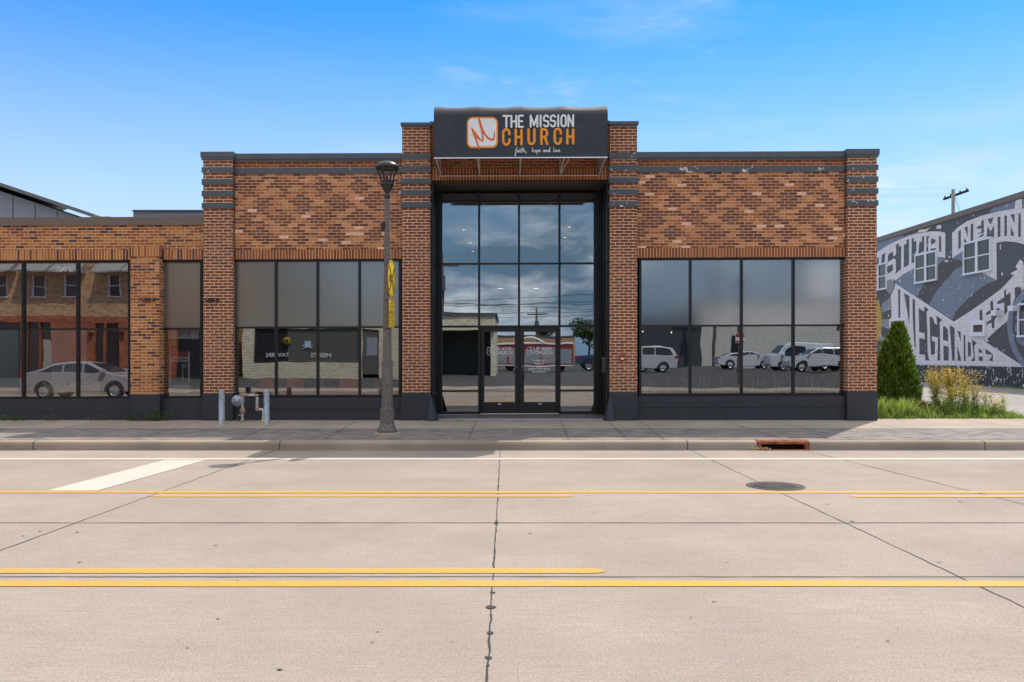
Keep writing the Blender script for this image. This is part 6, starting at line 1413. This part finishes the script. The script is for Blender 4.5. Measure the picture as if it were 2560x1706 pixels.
    for s in (-1, 1):
        mb = MB(); mb.box(max(p[0] for p in pf) - .28, max(p[0] for p in pf) - .02, s*(W - .3), s*(W + .008), hb_ - .08, hb_ + .08); loc_build(mb, 'headlight', headm, None, .03)
        mb = MB(); mb.box(min(p[0] for p in pf) + .0, min(p[0] for p in pf) + .26, s*(W - .22), s*(W + .008), hb_ + .08, hb_ + .26); loc_build(mb, 'tail_light', tail, None, .03)
        mb = MB(); mb.box(wn[-1][0] - .12, wn[-1][0] + .06, s*(W + .01), s*(W + .2), belt + .0, belt + .14); loc_build(mb, 'mirror', pm_, None, .03)
    return root
silver = paint('silver_paint', (.40, .38, .40)); whitec = paint('white_paint', (.74, .75, .76)); bluec = paint('dark_blue_paint', (.03, .06, .12)); silver2 = paint('pale_silver_paint', (.60, .62, .64))
car('sedan', 'parked_car', 'silver sedan parked at the kerb, reflected in the left shop windows', 'car', -16.75, 5.0, 0, 1, silver)
car('suv', 'parked_car', 'silver sport utility car with red tail lights reflected in the left of the right window', 'car', 8.95, -18, .58, -1, silver2)
car('sedan', 'parked_car', 'white low sedan reflected in the middle of the right window', 'car', 19.8, -32, .59, 1, whitec)
car('suv', 'parked_car', 'white sport utility car reflected at the right end of the right window', 'car', 22.0, -21, .58, -1, whitec)
car('van', 'parked_van', 'white van standing behind the white sport utility car', 'van', 22.2, -25.5, .59, -1, whitec)
car('pickup', 'parked_pickup', 'dark blue pickup reflected at the right edge of the entrance glass', 'pickup', 7.9, -23, .59, 1, bluec)
tr = thing('red_trailer', 'red and white fairground food trailer in the lot, reflected in the entrance doors', 'trailer', (1.75, -18.6, .58))
redt = mat('red_trailer_paint', (.26, .03, .03), .4); tx0, tx1, ty0, ty1 = -1.1, 4.6, -19.8, -17.6
mb = MB(); mb.box(tx0, tx1, ty0, ty1, 1.05, 2.45); mb.build('body', redt, tr, bevel=.04)
mb = MB(); mb.box(tx0 - .05, tx1 + .05, ty0 - .05, ty1 + .06, 2.45, 2.58); mb.build('roof', whitep, tr, bevel=.03)
mb = MB(); mb.tube([(1.6 + 2.0 * (k / 10 - .5) * 1.0, ty1 + .04, 2.55 + .38 * math.sin(math.pi * k / 10)) for k in range(11)], .07, 8); mb.build('arch_trim', whitep, tr)
for k in range(5):
    x = tx0 + .10 + k * 1.12; mb = MB(); mb.box(x, x + 1.0, ty1 + .002, ty1 + .02, 1.15, 2.12 + .1 * (k % 2)); pn = mb.build('panel', mat('pale_panel_%d' % k, (.26 + .06*(k % 2), .28, .30), .5), tr)
mb = MB(); mb.box(tx0, tx1, ty1 - .1, ty1 + .05, .98, 1.05); mb.build('skirt', whitep, tr)
for x in (3.7, .2):
    mb = MB(); mb.lathe((x, ty1 - .2, .9), [(.001, .1), (.32, .1), (.34, .05), (.34, -.1), (.001, -.1)], 20, ax='y'); mb.build('wheel', tyre, tr)
mb = MB(); mb.box(tx0 - 1.2, tx0, -18.75, -18.65, .98, 1.06); mb.build('drawbar', M['black'], tr)
# a second street lamp on the camera's side, with a small red and white sign
l2 = copy_tree(lamp); l2.location = (10.9, -.8, .15); l2['label'] = 'matching lamp post on the near pavement, reflected in the right window'
s2 = thing('parking_sign', 'small red and white sign on the near lamp post, reflected in the right window', 'sign', (10.9, -.62, 2.9))
mb = MB(); mb.box(10.68, 11.1, -.66, -.64, 2.25, 2.72); mb.build('plate', M['whitef'], s2)
mb = MB(); mb.box(10.70, 11.08, -.638, -.634, 2.52, 2.70); mb.box(10.70, 11.08, -.638, -.634, 2.27, 2.33); mb.build('red_band', redp, s2)
